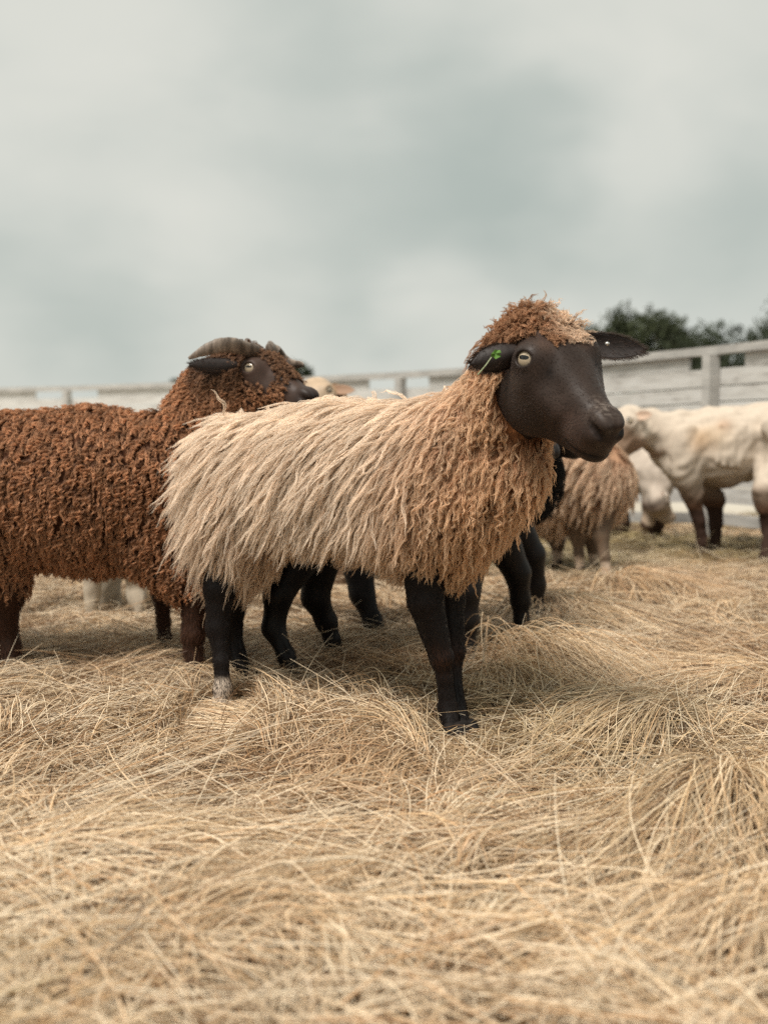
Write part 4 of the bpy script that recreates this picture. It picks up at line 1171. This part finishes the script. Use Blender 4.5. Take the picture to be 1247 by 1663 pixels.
def lay_straw():
    out = []
    def add(*a): out.append(a)
    def shade_mat(o):        # lower mat: browner straw, with the shade between blades put into its colour
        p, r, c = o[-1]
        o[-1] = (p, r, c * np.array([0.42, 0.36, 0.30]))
    def region(n, y0, y1, power=1.0, margin=1.25):
        u = RNG.random(n)
        y = (y0 ** (1 + power) + u * (y1 ** (1 + power) - y0 ** (1 + power))) ** (1 / (1 + power))
        half = (CW / 2 / FPX) * y * margin + 0.12
        x = RNG.uniform(-1, 1, n) * half
        return x, y
    # 1 matted layer
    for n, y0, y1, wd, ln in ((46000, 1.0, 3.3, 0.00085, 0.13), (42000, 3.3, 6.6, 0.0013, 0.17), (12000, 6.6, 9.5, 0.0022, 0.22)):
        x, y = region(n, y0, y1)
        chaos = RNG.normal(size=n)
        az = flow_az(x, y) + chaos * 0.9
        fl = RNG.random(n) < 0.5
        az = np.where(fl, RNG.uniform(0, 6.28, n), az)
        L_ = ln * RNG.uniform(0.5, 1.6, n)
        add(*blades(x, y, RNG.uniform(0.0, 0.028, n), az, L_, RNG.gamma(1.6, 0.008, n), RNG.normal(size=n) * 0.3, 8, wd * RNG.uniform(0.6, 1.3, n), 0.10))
        shade_mat(out)
    x, y = region(16000, 1.0, 6.5, margin=2.4)          # thinner cover out to the sides of the view
    k_ = np.abs(x) > (CW / 2 / FPX) * y * 1.2 + 0.1; x, y = x[k_], y[k_]; n = len(x)
    add(*blades(x, y, RNG.uniform(0.0, 0.04, n), RNG.uniform(0, 6.28, n), RNG.uniform(0.1, 0.28, n), RNG.gamma(1.6, 0.012, n), RNG.normal(size=n) * 0.4, 8, 0.0017 * RNG.uniform(0.6, 1.3, n), 0.1))
    # 2 tufts
    for nt_, y0, y1, wd, m, ln, hi in ((230, 1.05, 3.3, 0.00080, 52, 0.24, 0.038), (420, 3.3, 6.8, 0.0013, 60, 0.26, 0.030), (200, 6.2, 9.0, 0.002, 40, 0.30, 0.05)):
        cx, cy = region(nt_, y0, y1)
        a0 = flow_az(cx, cy) + RNG.normal(size=nt_) * 0.5
        hh = np.minimum(RNG.gamma(2.0, hi / 2, nt_), hi * 1.6); ll = ln * RNG.uniform(0.7, 1.35, nt_); sp = RNG.uniform(0.2, 0.75, nt_); rr = RNG.uniform(0.02, 0.07, nt_)
        i = np.repeat(np.arange(nt_), m); n = len(i)
        ang = RNG.uniform(0, 6.28, n); q = np.sqrt(RNG.random(n)) * rr[i]
        x = cx[i] + np.cos(ang) * q; y = cy[i] + np.sin(ang) * q
        az = a0[i] + RNG.normal(size=n) * sp[i]
        L_ = ll[i] * RNG.uniform(0.55, 1.15, n)
        rise = hh[i] * RNG.uniform(0.3, 1.2, n)
        add(*blades(x, y, RNG.uniform(0.005, 0.02, n), az, L_, rise, RNG.normal(size=n) * 0.25 + 0.25 * np.sin(cx[i] * 7), 10, wd * RNG.uniform(0.6, 1.25, n), 0.07, 0.3))
    cx, cy = region(64, 1.0, 1.95); nt_ = 64; m = 75
    a0 = flow_az(cx, cy) + RNG.normal(size=nt_) * 0.9; i = np.repeat(np.arange(nt_), m); n = len(i)
    ang = RNG.uniform(0, 6.28, n); q = np.sqrt(RNG.random(n)) * 0.03
    p_, r_, c_ = blades(cx[i] + np.cos(ang) * q, cy[i] + np.sin(ang) * q, RNG.uniform(0.01, 0.03, n), a0[i] + RNG.normal(size=n) * 0.35, RNG.uniform(0.10, 0.26, n), np.minimum(RNG.gamma(2.0, 0.020, nt_), 0.055)[i] * RNG.uniform(0.4, 1.2, n),
                        RNG.normal(size=n) * 0.4, 10, 0.00095 * RNG.uniform(0.6, 1.3, n), 0.12)
    pale_ = (RNG.random(nt_) < 0.55)[i][:, None, None]
    out.append((p_, r_, np.where(pale_, c_ * 0.4 + lin(254, 236, 206) * 0.6, c_)))
    # 3 chosen big sheaves: the fan right of the front legs, the foreground waves
    big = [(P(790, 990, 3.15), P(925, 1130, 2.75), 420, 0.15, 0.30), (P(830, 1020, 3.05), P(985, 1120, 2.8), 300, 0.12, 0.35), (P(800, 1060, 2.95), P(900, 1130, 2.75), 260, 0.07, 0.25), (P(1247, 1020, 3.0), P(1020, 1080, 2.8), 420, 0.05, 0.45),
           (P(560, 1300, 1.95), P(660, 1190, 2.3), 260, 0.05, 0.22), (P(60, 1440, 1.6), P(420, 1360, 1.75), 420, 0.06, 0.4), (P(240, 1570, 1.35), P(520, 1420, 1.6), 420, 0.07, 0.35),
           (P(1180, 1250, 2.05), P(1130, 1500, 1.5), 380, 0.10, 0.3), (P(1240, 1480, 1.5), P(1050, 1640, 1.3), 300, 0.09, 0.3), (P(880, 1400, 1.7), P(520, 1330, 1.85), 360, 0.05, 0.3),
           (P(640, 1640, 1.3), P(900, 1500, 1.5), 320, 0.05, 0.4), (P(1080, 1140, 2.6), P(900, 1230, 2.2), 260, 0.05, 0.35), (P(430, 1180, 2.5), P(270, 1130, 2.7), 200, 0.05, 0.4),
           (P(880, 960, 4.1), P(960, 1030, 3.5), 300, 0.09, 0.4), (P(1010, 930, 4.6), P(1160, 960, 4.2), 260, 0.08, 0.5), (P(320, 1090, 2.95), P(300, 1160, 2.75), 120, 0.06, 0.5)]
    for a, b, m, hi, sp in big:
        d = b - a; az0 = math.atan2(d[1], d[0]); L0 = float(np.hypot(d[0], d[1])) * 1.15 + 0.08
        m = int(m * (1.0 if a[1] < 2 else 1.4)); off = RNG.normal(size=(m, 2)) * 0.045
        D = a[1]
        out.append(blades(a[0] + off[:, 0], a[1] + off[:, 1] * 0.8, RNG.uniform(0.01, 0.03, m), az0 + RNG.normal(size=m) * sp * 0.9, L0 * RNG.uniform(0.5, 1.1, m), hi * RNG.uniform(0.3, 1.15, m),
                          RNG.normal(size=m) * 0.3, 12, np.full(m, 0.00085 if D < 3.3 else 0.0013) * RNG.uniform(0.6, 1.3, m), 0.1, 0.0))
    # stiff broken stalks lying criss-cross over the mat, some kinked
    def stiff(n, y0, y1, wd, l0, l1, K=6):
        x, y = region(n, y0, y1)
        L_ = RNG.uniform(l0, l1, n); az = np.where(RNG.random(n) < 0.45, flow_az(x, y) + RNG.normal(size=n) * 0.5, RNG.uniform(0, 6.28, n))
        pit = np.abs(RNG.normal(size=n)) * 0.16; z0 = RNG.uniform(0.008, 0.040, n) + 0.05 * smoothstep(2.1, 1.4, y) * RNG.random(n)
        kink = np.where(RNG.random(n) < (0.65 if y0 < 1.5 else 0.4), RNG.normal(size=n) * 0.7, 0); kp = RNG.uniform(0.3, 0.7, n)
        t = np.linspace(0, 1, K)[None]
        a = az[:, None] + kink[:, None] * (t > kp[:, None]) + (0.55 if y0 < 1.5 else 0.12) * RNG.normal(size=(n, 1)) * t
        pp = np.where(t > kp[:, None], pit[:, None] - np.abs(kink)[:, None] * 0.8, pit[:, None])
        ds = (L_ / (K - 1))[:, None]
        X = x[:, None] + np.cumsum(np.cos(a) * ds, 1); Y = y[:, None] + np.cumsum(np.sin(a) * ds, 1)
        Z = z0[:, None] + np.cumsum(np.sin(pp) * ds, 1)
        g = ground_z(X, Y)
        Z = g[:, :1] + Z; Z = np.maximum(Z, g + 0.004)
        c = straw_cols(x, y, n, 0)
        w = RNG.random((n, 1)) < 0.5 * (1 - 0.8 * smoothstep(0.0, 1.0, vnoise(np.stack([x, y, 0 * x], -1), 3.4, 55)))[:, None]
        c = np.where(w, c * 0.4 + lin(252, 234, 206) * 0.6 * RNG.uniform(0.8, 1.05, (n, 1)), c)
        out.append((np.stack([X, Y, Z], -1), (wd * RNG.uniform(0.55, 1.35, n))[:, None] * (1 - 0.5 * t), c[:, None].repeat(K, 1)))
    stiff(5200, 0.95, 1.9, 0.00110, 0.08, 0.32)
    stiff(20000, 1.7, 3.5, 0.00078, 0.06, 0.24)
    stiff(16000, 3.4, 6.6, 0.0012, 0.08, 0.28)
    # 4 a few upright loose stalks
    n = 2200
    x, y = region(n, 1.1, 4.5)
    add(*blades(x, y, np.zeros(n), RNG.uniform(0, 6.28, n), RNG.uniform(0.04, 0.13, n), RNG.uniform(0.02, 0.07, n), RNG.normal(size=n), 8, np.full(n, 0.0008), 0.3))
    for i, (p, r, c) in enumerate(out):          # thin patches where the dark ground shows through
        q = np.stack([p[:, 0, 0], p[:, 0, 1], 0 * p[:, 0, 0]], -1)
        keep = RNG.random(len(p)) < 0.16 + 0.84 * smoothstep(-0.75, 0.15, vnoise(q, 9.0, 77) + 0.4 * vnoise(q, 22.0, 78))
        out[i] = (p[keep], r[keep], c[keep])
    hoofs = [P(361, 1140, 2.72), P(736, 1185, 2.48), P(757, 1188, 2.50)]
    for i, (p, r, c) in enumerate(out):
        hit = np.zeros(len(p), bool)
        for h_ in hoofs:
            a0 = h_ is hoofs[0]
            hit |= (RNG.random(len(p)) < (0.98 if a0 else 0.78)) & ((np.abs(p[..., 0] - h_[0]) < (0.05 if a0 else 0.045)) & (p[..., 1] < h_[1] + 0.05) & (p[..., 1] > h_[1] - (0.36 if a0 else 0.30))).any(1)
        gz = ground_z(p[..., 0], p[..., 1])
        p[..., 2] = np.where(hit[:, None], gz + (p[..., 2] - gz) * 0.18, p[..., 2])
    by = {}
    for p, r, c in out: by.setdefault(p.shape[1], []).append((p, r, c))
    for k, (K, lst) in enumerate(by.items()):
        o = hair_obj('straw', np.concatenate([a[0] for a in lst]), np.concatenate([a[1] for a in lst]), np.concatenate([a[2] for a in lst]), M_straw)
        tag(o, ('flattened mat of dry straw and grass blades covering the pen floor', 'fallen tufts of long dry grass arching over the straw mat', 'thick sheaves of pale long grass fanned over the ground')[k % 3], 'straw', kind='stuff')
lay_straw()

# -------- fence
def build_fence():
    root = empty('plank_fence', (P(655, 800, 9.6)[0], 9.6, 0), 'weathered white plank fence with slots under its top rail, behind the sheep', 'fence')
    posts = [(1500, 524, 5.3), (1163, 562, 6.5), (905, 588, 7.9), (655, 604, 9.6), (395, 617, 11.0), (112, 627, 12.4), (-200, 634, 13.6), (-560, 639, 14.8), (-980, 643, 16.0)]
    m, nt, b, out = mat_new('weathered_plank')
    t = nt.nodes.new('ShaderNodeTexCoord')
    mpn = nt.nodes.new('ShaderNodeMapping'); mpn.inputs['Scale'].default_value = (1, 1, 6)
    nt.links.new(t.outputs['Object'], mpn.inputs['Vector'])
    n = nt.nodes.new('ShaderNodeTexNoise'); n.inputs['Scale'].default_value = 4.5; n.inputs['Detail'].default_value = 8; n.inputs['Roughness'].default_value = 0.65
    nt.links.new(mpn.outputs[0], n.inputs['Vector'])
    rp = nt.nodes.new('ShaderNodeValToRGB')
    rp.color_ramp.elements[0].position = 0.30; rp.color_ramp.elements[0].color = (*lin(150, 145, 139), 1)
    rp.color_ramp.elements[1].position = 0.60; rp.color_ramp.elements[1].color = (*lin(210, 207, 202), 1)
    e_ = rp.color_ramp.elements.new(0.44); e_.color = (*lin(196, 192, 186), 1)
    nt.links.new(n.outputs[0], rp.inputs[0]); nt.links.new(rp.outputs[0], b.inputs['Base Color'])
    b.inputs['Roughness'].default_value = 0.85
    m2 = plain_mat('weathered_rail', lin(190, 186, 180), 0.85, 0.25, 6, 0.3, stretch=(1, 1, 4))
    W = []
    for px, py, D in posts:
        p = P(px, py, D); g = float(ground_z(p[0], p[1])); W.append((p[0], p[1], g, p[2]))
    def slab(a, b_, za0, za1, zb0, zb1, th, off, name, mat):
        """a board between plan points a and b; z ranges at both ends"""
        d = np.array([b_[0] - a[0], b_[1] - a[1]]); d /= np.linalg.norm(d); nn = np.array([d[1], -d[0]])
        if nn[1] > 0: nn = -nn
        V = []
        for (q, z0, z1) in ((a, za0, za1), (b_, zb0, zb1)):
            for o_ in (off, off + th):
                for z in (z0, z1): V.append((q[0] + nn[0] * o_, q[1] + nn[1] * o_, z))
        F = [[0, 1, 3, 2], [4, 6, 7, 5], [0, 4, 5, 1], [2, 3, 7, 6], [0, 2, 6, 4], [1, 5, 7, 3]]
        return mesh_obj(name, V, F, mat, root, smooth=False)
    for k, (x, y, g, zt) in enumerate(W):
        nb = W[min(k + 1, len(W) - 1)] if k < len(W) - 1 else W[k - 1]
        d = nrm(np.array([nb[0] - x, nb[1] - y])) * 0.032
        slab((x - d[0], y - d[1]), (x + d[0], y + d[1]), g - 0.1, zt - 0.046, g - 0.1, zt - 0.046, 0.07, 0.0, 'post', m2)
    for (a, b_) in zip(W[:-1], W[1:]):
        A, B_ = np.array(a), np.array(b_)
        ln_ = np.linalg.norm(B_[:2] - A[:2])
        at = lambda u: A * (1 - u) + B_ * u
        def piece(u0, u1, f0, f1, th, off, name, mat):
            """f measured in metres under the top"""
            p, q = at(u0), at(u1)
            # planks follow the top line near the top and the ground near the bottom
            def z(pt, f):
                H = pt[3] - pt[2]; return pt[3] - f * H / 1.08
            slab(p, q, z(p, f1), z(p, f0), z(q, f1), z(q, f0), th, off, name, mat)
        piece(0, 1, 0.0, 0.045, 0.055, -0.03, 'top_rail', m2)
        s = 0.06 / ln_; e2 = min((0.18 + 0.022 * a[1]) / ln_ * (0.6 if a[1] < 7 else 1), 0.45)
        piece(s + e2 * 0.9, 1 - s - e2 * 0.9, 0.046, 0.118, 0.022, -0.026, 'slot_board', m)
        f = 0.120
        k = 0
        while f < 0.80:
            hgt = 0.092 + 0.008 * math.sin(k * 2.3 + a[0])
            piece(0, 1, f, f + hgt - 0.006 - (0.006 if k == 3 else 0), 0.022, -0.026 + 0.002 * math.sin(k * 5.1 + a[1] * 3), 'plank', m)
            f += hgt; k += 1
        piece(0, 1, 0.905, 0.965, 0.03, -0.034, 'bottom_rail', m2)
build_fence()

# -------- hills and trees
def build_hills():
    V, F = [], []
    xs = np.linspace(-500, 700, 120); rows = 7
    for i, x in enumerate(xs):
        hgt = 22 + 16 * math.exp(-((x - 260) / 120) ** 2) + 4 * math.sin(x * 0.013) + 2 * math.sin(x * 0.041 + 1)
        if x < 60: hgt *= 0.15 + 0.85 * float(smoothstep(-60, 110, x))
        for j in range(rows):
            t = j / (rows - 1)
            V.append((x, 620 + 260 * t, -3 + hgt * math.sin(t * math.pi / 2) * 1.35))
    for i in range(len(xs) - 1):
        for j in range(rows - 1): F.append([i * rows + j, (i + 1) * rows + j, (i + 1) * rows + j + 1, i * rows + j + 1])
    o = mesh_obj('hills', V, F, plain_mat('hill_haze_tint', lin(104, 118, 112), 1.0, 0.15, 0.02, 0, 0.1))  # distance haze is put into the grey-blue hill colour
    tag(o, kind='structure')
build_hills()

M_bark = plain_mat('bark', lin(120, 112, 98), 0.9, 0.3, 6)
def leaf_mat(name, col):
    m = fibre_mat(name, 0.25, 0.6, 0.2); return m
M_leaf = leaf_mat('foliage', None)

def tree(name, label, base, height, width, blobs, n, leaf, col, group, trunk=True, cat='tree'):
    base = np.array(base, float)
    root = empty(name, tuple(base), label, cat, group)
    # leaf clumps
    P_, S_ = [], []
    bl = [(base + np.array([bx * width, by * width * 0.6, bz * height]), br * width) for bx, by, bz, br in blobs]
    wts = np.array([b[1] ** 2 for b in bl]); wts = wts / wts.sum()
    idx = RNG.choice(len(bl), n, p=wts)
    d = nrm(RNG.normal(size=(n, 3))); r = RNG.random(n) ** 0.45
    C0 = np.array([b[0] for b in bl])[idx]; R0 = np.array([b[1] for b in bl])[idx]
    wob = 1 + 0.28 * vnoise(C0 + d * 3, 1.4, 31)
    c = C0 + d * (r * R0 * wob * 1.15)[:, None]
    keep = vnoise(c, 2.2 / max(width, 1) * 2.2, 32) > -0.55
    c = c[keep]; n = len(c)
    a = nrm(RNG.normal(size=(n, 3))); b = nrm(np.cross(a, RNG.normal(size=(n, 3))))
    sz = leaf * RNG.uniform(0.5, 1.3, (n, 1))
    V = np.stack([c - a * sz, c - b * sz * 0.5, c + a * sz, c + b * sz * 0.5], 1).reshape(-1, 3)
    F = np.arange(4 * n).reshape(n, 4)
    cc = col * RNG.uniform(0.6, 1.4, (n, 1)) * (1 + 0.3 * vnoise(c, 1.0, 33))[:, None]
    mesh_obj('crown', V, F, M_leaf, root, smooth=False, cols=np.repeat(cc, 4, 0))
    if trunk:
        S = Shape()
        S.cone(base - np.array([0, 0, 0.3]), base + np.array([0, 0, height * 0.45]), width * 0.04 + 0.05, width * 0.025 + 0.03, 0.05)
        for k in range(min(5, len(bl))):
            S.cone(base + np.array([0, 0, height * (0.25 + 0.06 * k)]), bl[k][0], 0.07, 0.03, 0.05)
        v, f = surface(S, 0.05)
        mesh_obj('trunk', v, f, M_bark, root)

def blob_set(k, n, r=0.2, zlo=0.35, zhi=0.85, spread=0.36):
    g = np.random.default_rng(k)
    return [(g.uniform(-spread, spread), g.uniform(-0.4, 0.4), g.uniform(zlo, zhi), r * g.uniform(0.6, 1.3)) for _ in range(n)]

GT = 'trees beyond the fence'
def tree_at(px, ytop, D, wpx, k, nb, label, col, n=5000, zlo=0.35, trunk=True, r=0.2, name='leafy_tree', cat='tree'):
    p = P(px, ytop, D); g = -0.2
    tree(name, label, (p[0], D, g), p[2] - g, wpx * 1.35 * D / FPX, blob_set(k, nb + 3, r * 1.15, zlo), n, 0.11 * D / 45, col, GT, trunk, cat)
gc, gc2 = lin(68, 74, 54), lin(54, 61, 43)
tree_at(1078, 462, 46, 80, 1, 11, 'loose crowned tree with sky gaps, the tallest one right of the ear tip', gc, 5200)
tree_at(1018, 474, 47, 74, 2, 10, 'airy green tree between the sheep ear and the tallest tree', gc, 4200)
tree_at(968, 494, 50, 60, 3, 8, 'low rounded tree just right of the woolly forehead', gc, 3500)
tree_at(1108, 540, 44, 70, 4, 8, 'low dark bush at the foot of the tallest tree', gc2, 4000, 0.1, False, 0.28, 'bush', 'bush')
tree_at(1150, 536, 42, 80, 5, 9, 'low spreading bush in the dip in front of the hazy hill', gc2, 5000, 0.1, False, 0.28, 'bush', 'bush')
tree_at(1206, 502, 40, 90, 6, 10, 'dense dark green tree left of the biggest one at the picture edge', gc2, 6500, 0.1, True, 0.28)
tree_at(1256, 478, 38, 125, 7, 12, 'biggest dark green tree cut off by the right picture edge', gc2, 9000, 0.1, True, 0.28)
tree_at(1020, 545, 52, 120, 8, 10, 'low hedge tree under the airy green tree behind the fence', gc2, 5000, 0.1, False, 0.25, 'bush', 'bush')
tree_at(486, 582, 60, 26, 9, 6, 'small dark round tree just right of the brown sheep forehead', lin(64, 72, 52), 2600, 0.4, True, 0.3)
tree_at(285, 596, 62, 24, 10, 6, 'small dark bush just left of the brown sheep neck', lin(74, 80, 60), 2200, 0.2, True, 0.3, 'bush', 'bush')
# pale dead trunks between the crowns
def snag(px, y0, y1, D, label):
    p = P(px, y0, D); S = Shape()
    S.cone((p[0], D, -0.3), (p[0] + 0.1, D, p[2]), 0.16, 0.08, 0.02)
    S.cone((p[0] + 0.05, D, p[2] * 0.7), (p[0] + 0.5, D, p[2] * 0.9), 0.07, 0.03, 0.04)
    v, f = surface(S, 0.05)
    tag(mesh_obj('dead_trunk', v, f, plain_mat('pale_bark', lin(176, 172, 158), 0.9, 0.2, 5)), label, 'dead tree')
#snag(1050, 524, 0, 43, 'pale bare trunk standing between the airy tree and the tallest tree')
